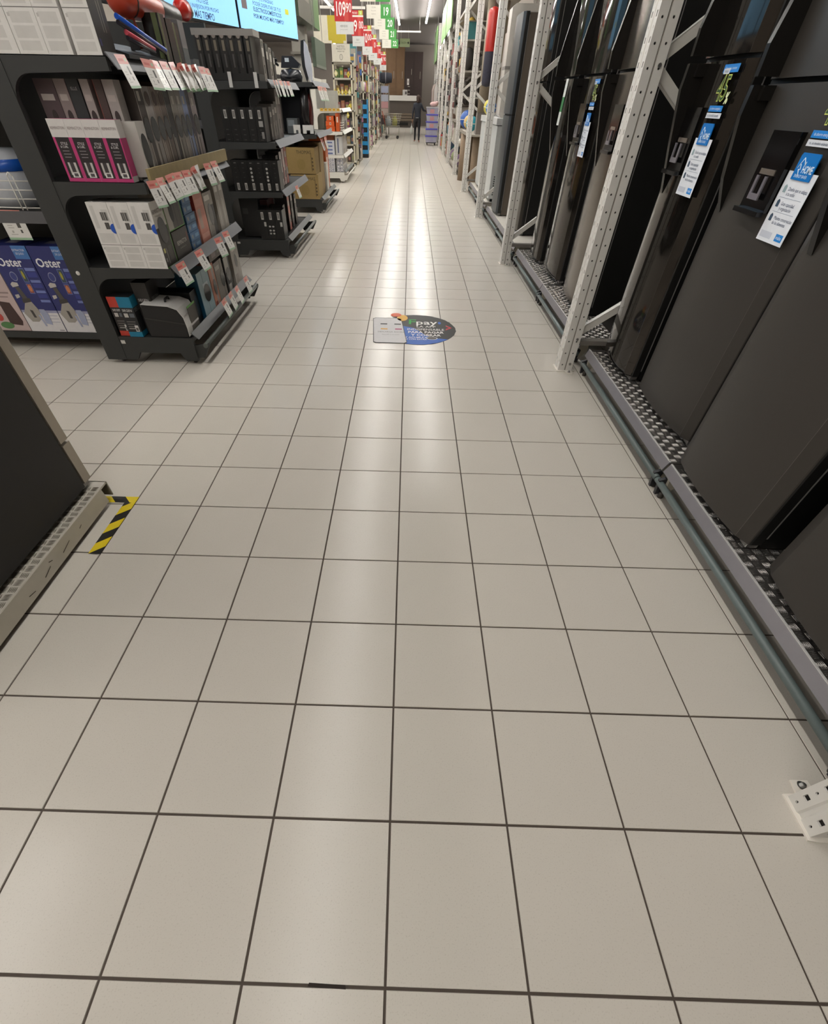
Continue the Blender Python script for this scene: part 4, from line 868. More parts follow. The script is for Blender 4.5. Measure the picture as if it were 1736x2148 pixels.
t = thing('steam_station', 'dark steam iron station on the top shelf beside the white ironing cover', 'appliance', (-1.83, 9.66, 1.604))
MB().lathe([(0, 0), (.16, 0), (.17, .05), (.14, .12), (0, .14)], (0, 0, 0), 18).build('base', M('#1b1d22', .25), t)
MB().prism([(-.13, .14), (.12, .14), (.16, .18), (.05, .26), (-.1, .26)], 'y', -.06, .06).build('iron', M('#20242c', .25), t)
MB().box(-.06, .0, -.065, -.06, .2, .24).build('display', M('#b9c4cc', .2), t)
t = thing('ironing_board_cover', 'white leaf-shaped ironing board standing upright on the top shelf', 'ironing board', (-1.56, 9.72, 1.604))
pr = [(-.04, .42), (-.055, .3), (-.05, .16), (-.01, .02), (.0, .0), (.012, .12), (.02, .0), (.04, .0), (.05, .14), (.04, .24), (.0, .38)]
MB().prism(pr, 'y', -.02, .0).build('white_cover', M('#c9c9d0', .4), t); MB().prism([(x * 1.1 - .045, z) for x, z in pr[:5]] + [(.0, .1), (-.03, .43)], 'y', .0, .05).build('dark_back', M('#1f1e20', .5), t)
t = thing('hand_mixer', 'black small appliance with shiny trim on the top shelf', 'appliance', (-2.13, 9.64, 1.604))
MB().ball((0, 0, .22), .12, .07, .05, 14).build('body', M('#17181a', .2), t); MB().tube((-.04, 0, .0), (-.02, 0, .2), .03, 10, r1=.02).build('stand', M('#5a5c60', .25, .6), t); MB().tube((.05, 0, .22), (.13, 0, .16), .03, 10, r1=.012).build('nozzle', M('#17181a', .3), t)

# ---------------------------------------------------------------- screens above the second end shelf
TD = Vector((.29845772, .95442286, 0)); TN = Vector((.95442286, -.29845772, 0)); P0 = Vector((-2.19, 8.518, 0)); ANG = math.atan2(TD.y, TD.x)
def screen(label, u0, u1, lines):
    c = P0 + TD * ((u0 + u1) / 2); t = thing('television', label, 'television', (c.x, c.y, 2.03), 'wall screens above the end shelves', rz=ANG)
    h = (u1 - u0) / 2; hz = .92
    MB().box(-h, h, .005, .05, 0, hz).build('casing', M('#121214', .3), t)
    MB().box(-h + .012, h - .012, -.001, .004, .02, hz - .012).build('display_panel', M('#86bde6', .3, emit=.62), t)
    MB().box(-.04, .04, .05, .09, .4, CEIL - 2.03).build('ceiling_mount', M('#55555a', .5), t)
    for s, u, z, sz, sx, b in lines: text(s, sz, (u - (u0 + u1) / 2, -.002, z - 2.03), 'y', M('#20406f', .5), t, sx, thick=.0006 if b else 0)
screen('bright blue screen reading MÁS TIEMPO, above the black trimmer display', -1.6, -.03, [('PROTEGE', -.73, 2.19, .048, 1.1, 0), ('TU INVERSIÓN POR MUCHO', -.72, 2.143, .043, 1.05, 0), ('MÁS TIEMPO', -.73, 2.083, .078, .85, 1)])
screen('bright blue screen reading ELECTRODOMÉSTICOS, nearest the green hanging signs', 0, 1.558, [('¿TE IMAGINAS', .72, 2.333, .042, 1.35, 0), ('PODER DISFRUTAR DE TUS', .73, 2.285, .048, 1.25, 0), ('ELECTRODOMÉSTICOS', .73, 2.236, .052, 1.35, 1), ('POR MUCHO MÁS TIEMPO?', .75, 2.178, .052, 1.25, 1)])
screen('bright blue screen behind the orange-red hair dryer', -3.2, -1.63, [])
o = bpy.data.objects.get('television.001')
k = MB().box(.44, .54, -.0022, -.0012, .235, .285).build('yellow_icon', M('#b9b83a', .4, emit=.4), o); k = MB().box(-.68, -.56, -.0022, -.0012, .19, .3).build('photo_print', M('#7a6f70', .5), o)
# pillar, green banners
t = thing('store_column', 'pale grey steel column rising behind the screens', 'column', (-1.95, 11.38, 0))
MB().box(-.12, .12, -.12, .12, 1.99, CEIL).build('shaft', M('#a9a49a', .6), t); MB().box(-.15, .15, -.15, .15, 1.96, 1.99).build('collar', M('#8f8a80', .6), t); MB().box(-.1, .1, -.1, .1, 0, 1.96).build('lower_shaft', M('#a9a49a', .6), t)
def banner(name, label, cat, b, cols, face, txt=(), rods=True, group=None, rough=.5, rod_col='#c9c6c0'):
    x0, x1, y0, y1, z0, z1 = b
    o = carton(name, label, cat, b, cols[0], {face: cols[1]}, txt, group, rough)
    if rods:
        for s in (-.4, .4):
            p = (0, s * (y1 - y0), 0) if face in 'xw' else (s * (x1 - x0), 0, 0)
            MB().tube((p[0], p[1], z1 - z0), (p[0], p[1], CEIL - z0), .006, 6).build('hanging_rod', M(rod_col, .4), o)
    return o
banner('hanging_banner', 'green hanging panel with dark picture, beside the blue screens', 'banner', (-1.95, -1.7, 10.1, 12.2, 2.29, 3.0), ('#3f4a36', [(0, 0, .55, 1, '#4a453b'), (.3, .3, .5, 1, '#6f6a5f'), (.72, 0, 1, 1, '#4f7040')]), 'x')
banner('hanging_banner', 'dark green hanging panel lower behind the grey column', 'banner', (-1.66, -1.6, 10.8, 12.0, 1.8, 2.13), ('#4a5647', [(.0, 0, 1, .1, '#6a6f64')]), 'x')
banner('hanging_banner', 'white and yellow hanging panel behind the first red price sign', 'banner', (-2.25, -1.5, 15.0, 15.03, 2.31, 2.72), ('#c9c4b2', [(.45, .1, .98, 1, '#b5a52f'), (.55, 0, .9, .1, '#b5a52f')]), 'y')
banner('hanging_banner', 'small yellow panel above the white shelf sign', 'banner', (-2.02, -1.62, 16.2, 16.22, 2.44, 2.66), ('#bdb17a', [(.1, 0, .9, .85, '#b0a238')]), 'y')
# red price signs with white cards
RY = [14, 17, 20.2, 22.9, 25.8, 30.7]; RN = ['109', '9', '10', '1', '3', '4']; CT = ['90', '00', '00', '0', '10', '90']
for i, y in enumerate(RY):
    x0, x1 = -1.63 + .06 * (i > 0), -1.262
    z0 = 2.555 + .004 * i; z1 = z0 + .42
    t = thing('price_sign', f'red hanging price sign, {["first and largest", "second", "third", "fourth", "fifth", "last and smallest"][i]} of the row over the end shelves', 'sign', ((x0 + x1) / 2, y, z0), 'red hanging price signs'); W = (x1 - x0) / 2
    MB().carton(-W, W, 0, .012, 0, .42, {'y': [(0, 0, 1, .76, 1), (0, .76, 1, .82, 2), (.62, .82, .95, 1, 3), (.62, 0, .78, .76, 4)]}) if False else None
    mb = MB(); mb.carton(-W, W, 0, .012, 0, .42, {'y': [(.55, 0, .78, .74, 1), (0, .74, 1, .81, 2), (.62, .82, .95, .99, 3)]}); mb.build('price_board', [M('#b3262a', .4), M('#c2483f', .4), M('#d8d4cc', .4), M('#a8bf4a', .4)], t)
    text(RN[i], .27, (-W * .3, -.002, .155), 'y', '#e3dedb', t, .55 if len(RN[i]) > 1 else .7, thick=.004); text(CT[i], .18, (W * .62, -.002, .175), 'y', '#e3dedb', t, .62, thick=.002)
    text('PRECIAZO', .045, (-W * .35, -.002, .375), 'y', '#e3dedb', t, .6); text('S/', .07, (W * .6, -.002, .375), 'y', '#e3f0d0', t, .8)
    for s in (-1, 1): MB().tube((s * W * .8, .006, .42), (s * W * .8, .006, CEIL - z0), .005, 6).build('hanging_rod', M('#c2beb8', .4), t)
    c = MB().box(-W + .02, W + .02, .002, .006, -.175 + (i == 0) * .0, -.004).build('product_card', M('#c9c9c6', .45), t)
    text(['HERVIDOR', 'OLLA', 'SET', 'SARTEN', 'VASO', 'TAZA'][i], .042, (0, .0012, -.065), 'y', '#4c4a48', c, .75); text('precio por unidad', .026, (0, .0012, -.11), 'y', '#8d8a86', c, .8)
# green aisle numbers
for i, (y, n, a, m, b) in enumerate(((15.3, '18', -1.196, -.852, -.53), (18.2, '19', -1.259, -.881, -.615), (21, '20', -1.227, -.873, -.59), (24.2, '21', -1.231, -.887, -.608), (28, '22', -1.308, -.925, -.62))):
    z0 = 2.95 + .015 * (i > 1); t = thing('aisle_sign', ['nearest hanging aisle sign, cut off by the picture top', 'aisle sign with green nineteen, largest whole number in view', 'aisle sign with green twenty, behind the nineteen', 'aisle sign with green twenty-one, behind the twenty', 'farthest aisle sign, with green twenty-two'][i], 'sign', ((a + b) / 2, y, z0), 'green aisle number signs'); c = (a + b) / 2
    MB().box(a - c, m - c, 0, .01, .0, .235).build('white_board', M('#c9c6ba', .45), t)
    g = MB().box(m - c, b - c, -.004, .01, 0, .245).build('number_board', M('#3b8a3d', .4), t)
    text(n, .2, ((m + b) / 2 - c, -.006, .118), 'y', '#dfe8dc', g, .8, thick=.003)
    for k in range(3): text(['COCINA', 'Ollas y sartenes', 'Organizadores'][k], [.036, .026, .026][k], ((a + m) / 2 - c, -.001, .19 - k * .055), 'y', '#77736c', t, .8)
    for x in (a - c + .03, b - c - .03): MB().tube((x, .005, .24), (x, .005, CEIL - z0), .005, 6).build('hanging_rod', M('#c9c6c0', .4), t)
t = thing('exit_sign', 'pale green hanging sign with black arrow over the far aisle end', 'sign', (-.43, 35, 3.39))
MB().box(-.26, .26, 0, .015, 0, .3).build('board', M('#a9b88a', .45), t); text('SALIDA', .1, (-.06, -.002, .15), 'y', '#3f4a38', t, .8)
MB().prism([(.1, .16), (.16, .16), (.16, .21), (.23, .15), (.16, .09), (.16, .14), (.1, .14)], 'y', -.004, -.001).build('arrow', M('#1c1c1a', .5), t)
for x in (-.2, .2): MB().tube((x, .005, .3), (x, .005, CEIL - 3.39), .008, 6).build('hanging_rod', M('#c9c6c0', .4), t)
for i, (x0, x1, y, z) in enumerate(((-2.6, -1.35, 19, 3.18), (-1.75, -.9, 27, 3.45), (-.75, .35, 31, 3.62))):
    o = MB().box(x0 - (x0 + x1) / 2, x1 - (x0 + x1) / 2, -.02, .02, 0, .05).build('sign_rail', M('#d3cfc8', .4), None, ((x0 + x1) / 2, y, z)); tag(o, ['white hanging rail behind the first red price sign', 'white hanging rail behind the middle red signs', 'white hanging rail next to the green number 20'][i], 'rail')
    for s in (-.45, .45): MB().tube((s * (x1 - x0), 0, .05), (s * (x1 - x0), 0, CEIL - z), .006, 6).build('hanging_rod', M('#c9c6c0', .4), o)
for i, (y0, y1, z0, z1) in enumerate(((20.3, 23.2, 3.0, 3.85), (23.5, 26.4, 3.0, 3.85), (31, 34.5, 2.75, 3.85))):
    o = MB().box(-.01, .01, -(y1 - y0) / 2, (y1 - y0) / 2, 0, z1 - z0).build('hanging_banner', M('#6f9a55', .5), None, (1.14, (y0 + y1) / 2, z0)); tag(o, f'light green banner hung along the rack top, {ORD[i]} of three', 'banner', 'light green banners on the rack')
    for s in (-.45, .45): MB().tube((0, s * (y1 - y0), z1 - z0), (0, s * (y1 - y0), CEIL - z0), .008, 6).build('hanging_rod', M('#c9c6c0', .4), o)

# ---------------------------------------------------------------- white end shelf goods
PT = [(.05, .05, .45, .45, '#5a5e78'), (.55, .05, .95, .45, '#5a5e78'), (.12, .12, .38, .38, '#c5c3c0'), (.62, .12, .88, .38, '#c5c3c0'), (.05, .55, .45, .95, '#5a5e78'), (.55, .55, .95, .95, '#5a5e78'), (.12, .62, .38, .88, '#c5c3c0'), (.62, .62, .88, .88, '#c5c3c0'), (.42, .42, .58, .58, '#4a4d63')]
for r in range(3):
    for c in range(2): carton('carton', f'blue-grey patterned box, {["lower", "middle", "upper"][r]} row, {["inner", "outer"][c]} one on the white end shelf', 'box', (-1.95 + c * .1, -1.855 + c * .1, 13.51, 13.8, .2 + r * .085, .282 + r * .085), '#c9c6c2', {'y': PT, 'x': PT}, group='patterned boxes on the white end shelf')
for r in range(2):
    carton('carton', f'{["lower", "upper"][r]} wide patterned box facing the aisle on the white end shelf', 'box', (-1.72, -1.56, 13.55, 14.3, .2 + r * .13, .325 + r * .13), '#c4c0ba', {'x': [(i * .125 + .02, .15, i * .125 + .1, .85, '#8d8a92') for i in range(8)], 'y': PT})
for r in range(4): carton('carton', f'blue and white lamp box, {ORD[r]} from the bottom of its stack', 'box', (-1.98, -1.74, 13.52, 13.85, .505 + r * .062, .565 + r * .062), '#b9bac0', {'y': [(.1, .2, .8, .6, '#4f5c86')]}, group='blue and white lamp boxes')
for i in range(4): carton('carton', f'upright grey-white box, {ORD[i]} along the aisle on the second white shelf', 'box', (-1.72, -1.57, 13.56 + i * .28, 13.82 + i * .28, .504, .82), ['#b5b4b0', '#a59a88', '#b9b6ae', '#8f8574'][i], {'x': [(.2, .1, .5, .9, '#8d8f9a'), (.6, .3, .9, .6, '#d0cdc6')], 'y': [(.3, .1, .5, .9, '#5a6078')]}, group='upright boxes on the second white shelf')
for r in range(3):
    o = carton('carton', f'orange box with white label, {["lower", "middle", "upper"][r]} one of the stepped stack', 'box', (-1.9 + .02 * (r == 2), -1.7 - .01 * r, 13.52, 13.85, .904 + r * .085, .985 + r * .085), '#c24f16', {'y': [(.42, .25, .62, .75, '#cfc6bb'), (.46, .35, .58, .65, '#7a5a48')]}, group='orange boxes on the third white shelf')
o = carton('carton', 'tall orange box at the aisle corner of the third white shelf', 'box', (-1.68, -1.6, 13.52, 13.8, .904, 1.2), '#b34c18', {'y': [(.3, .5, .7, .8, '#cfc6bb')]})
for i in range(2): carton('carton', ['orange box at the inner end of the second white shelf', 'dull orange box above the lamp boxes'][i], 'box', ((-2.07, -1.99, 13.52, 13.8, .505, .7), (-1.95, -1.75, 13.6, 13.85, .756, .86))[i], ['#c05a22', '#8a4a2c'][i])
for i in range(4): carton('carton', f'grey and white lamp pack, {ORD[i]} from the near side on the third white shelf', 'box', (-1.72, -1.58, 13.9 + i * .3, 14.15 + i * .3, .904, 1.16), ['#8f8a84', '#a59f96', '#5f5c66', '#b5b0a6'][i], {'x': [(.1, .6, .9, .9, '#c9c6bf'), (.2, .1, .8, .4, '#6d5a50')]}, group='lamp packs on the third white shelf')
t = thing('wire_rack', 'white wire basket rack at the corner of the third white shelf', 'wire rack', (-1.55, 13.52, .905))
for k in range(4): MB().tube((-.03, 0, .02 + k * .04), (.02, .0, .02 + k * .04), .006, 6).build('wire', M('#cfccc4', .4), t); MB().tube((.02, 0, .02 + k * .04), (.02, .3, .02 + k * .04), .006, 6).build('side_wire', M('#cfccc4', .4), t)
o = carton('carton', 'large flat grey carton on the top white shelf', 'box', (-2.07, -1.9, 13.51, 13.9, 1.263, 1.66), '#7f7d78'); o = carton('carton', 'light grey carton in front of the flat one on the top white shelf', 'box', (-1.895, -1.65, 13.52, 13.95, 1.263, 1.55), '#9a988f', {'y': [(.0, .75, 1, .76, '#7f7d76')]})
for i in range(5): carton('shelf_label', f'yellow shelf label, {ORD[i]} from the inner end of the top white shelf edge', 'label', (-2.0 + i * .09, -1.93 + i * .09, 13.478, 13.482, 1.232, 1.275), '#c9a23c', {'y': [(.2, .3, .8, .7, '#8f6a1e')]}, group='yellow labels on the top white shelf edge')
# ---------------------------------------------------------------- white frame bay with cleaning goods and its sign
def bay(label, y, x0=-2.12, x1=-1.6, h=2.4, d=.7, levels=(.1, 1.18, 1.5, 1.8, 2.1), sign=True, deep=None):
    t = thing('shelf_bay', label, 'shelf unit', ((x0 + x1) / 2, y + d / 2, 0), 'white frame bays along the aisle'); W, D = (x1 - x0) / 2, d / 2
    fr = M('#c2bba6', .45)
    for a in (-W + .02, W - .02):
        for b in (-D + .02, D - .02): MB().box(a - .02, a + .02, b - .02, b + .02, 0, h).build('post', fr, t)
    for z in levels: MB().box(-W, W, -D, D, z - .035, z).build('shelf_board', M('#a8a396', .5), t)
    MB().box(-W + .04, W - .04, D - .02, D - .01, .1, h - .1).build('back_panel', M('#57504a', .6), t)
    return t
t = bay('white frame bay with yellow diamond price tags and a black and white sign', 17.05, h=2.12, levels=(.1, .5, .85, 1.2, 1.52, 1.82, 2.1))
sg = banner('shelf_sign', 'white sign with black heading over the yellow-tag bay', 'sign', (-2.1, -1.63, 17.0, 17.03, 2.1, 2.42), ('#c4bfb2', [(0, 0, 1, .03, '#8f8b80')]), 'y', [('y', .5, .86, .05, 'NUESTROS', '#3c3a37', .8), ('y', .5, .72, .05, 'PRODUCTOS', '#3c3a37', .8), ('y', .5, .6, .045, 'siempre más', '#4f4c48', .8)], rods=False)
disc(sg, 'y', (0, -.016, .09), .045, .055, '#77736c', 'emblem_ring'); disc(sg, 'y', (0, -.017, .09), .036, .045, '#b9b4a8', 'emblem')
for r, (z, c) in enumerate(((1.82, ('#4f6a3a', '#5d7a44', '#7a3f35', '#40506a')), (1.52, ('#6a5530', '#7a4a30', '#826a2c', '#5f3a30')), (1.2, ('#7a4a45', '#8a5a3a', '#6a3a3a', '#7d6a48')), (.85, ('#5a4a6a', '#3f5f7a', '#7a3f5a', '#4a4a4a')), (.5, ('#6a3a34', '#4a3a34', '#8a7a5a', '#3a4a5a')), (.1, ('#7a2f35', '#a59a8a', '#4a3a34', '#8a8478')))):
    for i in range(4):
        x = -2.06 + i * .115
        carton('bottle_pack', f'cleaning pack, {ORD[i]} from the inner side on the {ORD[5 - r]} board of the yellow-tag bay', 'package', (x, x + .1, 17.12, 17.3, z + .002, z + .16 + .03 * (i % 2)), c[i], {'y': [(.2, .3, .8, .7, ['#8a8f5a', '#b5a04a', '#8d857a', '#9a6a5a'][(i + r) % 4])]}, group='cleaning packs in the yellow-tag bay')
for i, (x, z) in enumerate(((-2.03, 1.9), (-1.7, 1.88), (-2.08, 1.55), (-1.98, 1.55), (-1.88, 1.55), (-1.79, 1.55), (-1.69, 1.55), (-1.7, 1.27), (-1.76, 1.1))):
    mb = MB(); mb.prism([(0, -.065), (.045, 0), (0, .065), (-.045, 0)], 'y', 0, .004); mb.prism([(0, -.03), (.02, 0), (0, .03), (-.02, 0)], 'y', -.002, 0, 1)
    o = mb.build('price_diamond', [M('#c9b440' if i % 3 else '#cfc690', .4), M('#8f7f2a' if i % 2 else '#d0cdbb', .4)], None, (x, 17.03, z)); tag(o, f'yellow diamond price tag, {ORD[i]} reading down the bay', 'price tag', 'yellow diamond price tags')
# ---------------------------------------------------------------- far goods on the aisle side of the bays (left)
PAL = [('#6f655c', 'taupe'), ('#8a4a44', 'brick red'), ('#4a5f7a', 'slate blue'), ('#9a9488', 'pale grey'), ('#3a3633', 'charcoal'), ('#3f7d80', 'teal'), ('#a5708a', 'dusty pink'), ('#b5963f', 'mustard'), ('#6a4f6f', 'plum'), ('#7d8560', 'olive'), ('#5a4436', 'brown'), ('#c2bdb2', 'cream')]
FY = [17.75, 20.4, 23.2, 26.0, 29.0, 32.0, 35.0]; FO = ['past the yellow tags', 'at the blue drawers', 'after the blue drawers', 'before the cart', 'behind the cart', 'beyond the cart', 'by the end wall']
for b, y in enumerate(FY):
    bay(f'white frame bay of hanging housewares, {FO[b]}', y, -2.1, -1.56, 2.3, 1.5, (.12, .6, 1.1, 1.6, 2.05))
    used = {}
    for r, z in enumerate((.12, .6, 1.1, 1.6, 2.05)):
        n = 5 if b < 4 else 4
        for i in range(n):
            c, w = PAL[rnd.randrange(12)]; yy = y + .06 + i * 1.4 / n; h = rnd.uniform(.22, .44 if r != 3 else .4); dx = rnd.uniform(.0, .14)
            kind = ['hanging_pack', 'carton', 'storage_jar'][rnd.randrange(3)]
            lab = f'{w} {kind.replace("_", " ")}, {ORD[i]} on the {ORD[r]} board up, bay {FO[b]}'
            if kind == 'storage_jar':
                t = thing(kind, lab, 'jar', (-1.66 + dx * .6, yy + .11, z + .003)); q = M(c, .35)
                MB().lathe([(0, 0), (.085, 0), (.095, h * .4), (.08, h * .75), (.05, h * .8)], (0, 0, 0), 12).build('body', q, t); MB().lathe([(.055, h * .8), (.055, h * .9), (0, h * .92)], (0, 0, 0), 12).build('lid', M('#3d3a38', .4), t)
            else:
                carton(kind, lab, 'package', (-1.8 + dx, -1.62 + dx, yy, yy + 1.3 / n, z + .002, z + h), c, {'x': [(.1, .55, .9, .9, PAL[rnd.randrange(12)][0]), (.2, .1, .5, .4, PAL[rnd.randrange(12)][0])], 'y': [(.1, .5, .9, .8, PAL[rnd.randrange(12)][0]), (.6, .1, .9, .4, '#c2bdb2')]})
for i, (y, z, L, c, w) in enumerate(((17.9, 1.3, .9, '#6f6862', 'grey'), (18.5, 1.0, 1.1, '#7d766e', 'pale grey'), (19.0, 1.9, .4, '#2a5fb0', 'bright blue'), (19.2, .5, .7, '#5a5350', 'dark grey'), (21.6, 1.2, 1.0, '#8a6f72', 'dusty mauve'), (24.4, 1.0, 1.1, '#a59c8c', 'beige'), (27.2, .6, 1.2, '#5f2f2d', 'dark red'))):
    t = thing('hanging_strip', f'{w} clip strip of small goods hanging at the aisle edge, {ORD[i]} along the row', 'strip', (-1.553, y, z), 'clip strips hanging along the aisle')
    MB().box(-.006, .0, -.03, .03, 0, L).build('strip_board', M('#b5aea2', .5), t)
    for k in range(int(L / .13)): MB().box(.0005, .045, -.08, .08, .02 + k * .13, .13 + k * .13).build('small_pack', M(PAL[(k * 5 + i) % 12][0] if k % 2 else c, .35), t)
t = thing('drawer_tower', 'tall blue and black plastic drawer tower at the aisle edge', 'drawer unit', (-1.57, 20.15, 0))
MB().box(-.15, .15, -.2, .2, 0, .1).build('plinth', M('#17181c', .4), t)
for s in (-1, 1): MB().box(s * .14 - .01, s * .14 + .01, -.2, .2, .1, 1.42).build('side_frame', M('#2585bf', .35), t)
for k in range(6):
    MB().box(-.13, .13, -.205, .2, .1 + k * .22, .2 + k * .22).build('shelf_tray', M('#2a8fc9', .35), t); MB().box(-.125, .125, -.18, .2, .2 + k * .22, .31 + k * .22).build('drawer_gap', M('#16181d', .5), t)
t = thing('storage_box', 'red-brown plastic box standing in front of the blue drawer tower', 'box', (-1.74, 19.85, .45))
MB().box(-.1, .1, -.08, .08, 0, .3).build('body', M('#9a4438', .4), t); MB().box(-.11, .11, -.09, .09, .3, .33).build('lid', M('#8a3a30', .4), t); MB().box(-.08, .08, -.06, .06, -.45, 0).build('stand', M('#6a6560', .5), t)
t = thing('side_stand', 'folding chairs and grey toys display with pink boxes by the shopping cart', 'display', (-1.35, 31.6, 0))
for s in (-1, 1): MB().box(s * .2 - .02, s * .2 + .02, -.2, .2, 0, 1.95).build('post', M('#77726a', .4), t)
for i, (z, c) in enumerate(((1.65, '#8f93a8'), (1.35, '#a5a8b5'), (1.1, '#b5888a'), (.85, '#a89890'), (.5, '#3a2f30'))): MB().box(-.18, .18, -.18, .18, z, z + .24).build('boxed_toy', M(c, .4), t)
t = thing('cushion', 'dark navy rolled cushion on top of the grey display stand', 'cushion', (-1.3, 31.5, 1.98)); MB().lathe([(0, -.32), (.16, -.3), (.19, -.1), (.19, .1), (.16, .3), (0, .32)], (0, 0, .19), 16, 'x').build('cover', M('#23252f', .8), t); MB().lathe([(.193, -.02), (.195, 0), (.193, .02)], (0, 0, .19), 16, 'x').build('strap', M('#77757a', .6), t)
# ---------------------------------------------------------------- shopping cart
t = thing('shopping_cart', 'wire shopping cart with bags parked by the far left bays', 'shopping cart', (-.94, 30.5, 0)); CW = M('#a8a498', .35, .5)
for z, x0, x1, nm in ((.45, -.32, .3, 'basket_floor'),): MB().box(x0, x1, -.22, .22, z, z + .015).build(nm, CW, t)
for k in range(6):
    z = .5 + k * .085; a, b = -.34, .34 + .03 * k
    MB().path([(a, -.24, z), (b, -.24, z), (b, .24, z), (a, .24, z), (a, -.24, z)], .006, 5).build('basket_wire', CW, t)
for i in range(9): MB().tube((-.32 + i * .08, -.24, .45), (-.34 + i * .097, -.24, .93), .005, 5).build('upright_wire', CW, t)
MB().path([(-.32, -.2, .45), (-.5, -.2, 1.0), (-.5, .2, 1.0), (-.32, .2, .45)], .014, 6).build('push_bar', M('#9a4a30', .4), t)
for s in (-1, 1): MB().path([(-.32, s * .2, .5), (-.3, s * .2, .14), (.34, s * .18, .14), (.36, s * .2, .5)], .013, 6).build('chassis', CW, t)
for x in (-.28, .28):
    for s in (-1, 1): MB().tube((x, s * .19 - .02, .065), (x, s * .19 + .02, .065), .065, 12).build('wheel', M('#1d1b1a', .5), t)
for i, (x, z, r, c, w) in enumerate(((-.17, .6, .15, '#8f969a', 'grey'), (.15, .58, .13, '#8d8a3f', 'olive'))):
    t2 = thing('shopping_bag', f'{w} bag inside the shopping cart basket', 'bag', (-.96 + x, 30.5, .468)); MB().lathe([(0, 0), (r * .8, 0), (r, .12), (r * .9, .26), (r * .5, .34), (r * .55, .38)], (0, 0, 0), 12).build('bag_body', M(c, .6), t2); MB().path([(-.05, 0, .37), (-.03, 0, .45), (.03, 0, .45), (.05, 0, .37)], .008, 5).build('handle', M(c, .6), t2)
# ---------------------------------------------------------------- end of the aisle: counter and wardrobes
t = thing('counter', 'long white-topped counter across the far end of the aisle', 'counter', (-.3, 43.6, 0))
MB().box(-3.5, .65, -.4, .5, 1.36, 1.62).build('white_top', M('#cfccc6', .45), t); MB().box(-3.4, .6, -.3, .45, .0, 1.36).build('front_panel', M('#4f4740', .6), t)
for i in range(3): MB().box(-3.45, .6, -.34 - .02 * (2 - i), -.3, .35 + i * .14, .46 + i * .14).build('plank', M('#6a5d4e', .6), t)
MB().box(-.9, .1, -.36, -.3, .12, .26).build('toe_recess', M('#15110e', .8), t)
def wardrobe(label, x0, x1, h, col, doors, dr):
    t = thing('wardrobe', label, 'wardrobe', ((x0 + x1) / 2, 44.9, 1.3)); W = (x1 - x0) / 2; m = M(col, .5, var=.12, scale=4)
    MB().box(-W, W, -.3, .4, -1.3, h - 1.3).build('carcass', m, t)
    for i in range(doors):
        a = -W + i * 2 * W / doors; d = MB().box(a + .012, a + 2 * W / doors - .012, -.33, -.3, .9 if i < dr else .35, h - 1.33).build('door', m, t)
        MB().box(a + .72 * 2 * W / doors, a + .76 * 2 * W / doors, -.36, -.33, 1.35 if i < 1 else 1.15, 1.62 if i < 1 else 1.5).build('handle', M('#a8a398', .3, .6), d)
    for k in range(3):
        d = MB().box(-W + .012, -W + 2 * W / doors * max(dr, 1) - .012, -.33, -.3, .33 + k * .18, .495 + k * .18).build('drawer', m, t); MB().box(-W + .35 * W, -W + .6 * W, -.36, -.33, .4 + k * .18, .43 + k * .18).build('handle', M('#a8a398', .3, .6), d)
wardrobe('tall brown wood-grain wardrobe standing behind the far counter', -2.3, -.53, 3.95, '#6a4f33', 3, 2)
wardrobe('dark brown wardrobe at the far end, next to the brown one', -.5, .72, 3.72, '#2f1f1b', 2, 1)
carton('counter_display', 'small white display box on the far counter', 'display', (-.62, -.3, 43.3, 43.5, 1.622, 1.9), '#b9b5b0', {'y': [(.5, .2, .9, .7, '#4a4644')]})
carton('counter_display', 'white notice sheet stuck low on the dark wardrobe', 'notice', (-.34, -.2, 44.565, 44.5699, 2.15, 2.45), '#cfcac6', {'y': [(.3, .3, .7, .7, '#8a7f7a')]})
# ---------------------------------------------------------------- far goods in the rack (right side)
t = thing('chest_freezer', 'white chest freezer with grille low on its near side', 'freezer', (1.85, 10.9, DZ + .002))
MB().box(-.45, .4, -1.15, 1.1, .05, .98).build('cabinet', M('#b9bbb9', .35), t); MB().box(-.47, .42, -1.16, 1.12, .99, 1.07).build('lid', M('#c3c4c2', .3), t)
for k in range(9): MB().box(-.4, -.1, -1.156, -1.15, .1 + k * .03, .116 + k * .03).build('vent_slot', M('#3b3c3e', .6), t)
MB().box(-.3, .0, -1.155, -1.15, .72, .78).build('badge', M('#8a8f96', .4), t); MB().box(-.462, -.45, -.3, -.15, .2, .3).build('control_box', M('#2a2a2c', .5), t); MB().box(-.49, -.45, -.1, .1, .96, 1.0).build('lid_handle', M('#8d8f8f', .4), t)
for x in (-.38, .33):
    for y in (-1.05, 1.0): MB().tube((x, y, 0), (x, y, .05), .03, 8).build('foot', DARK, t)
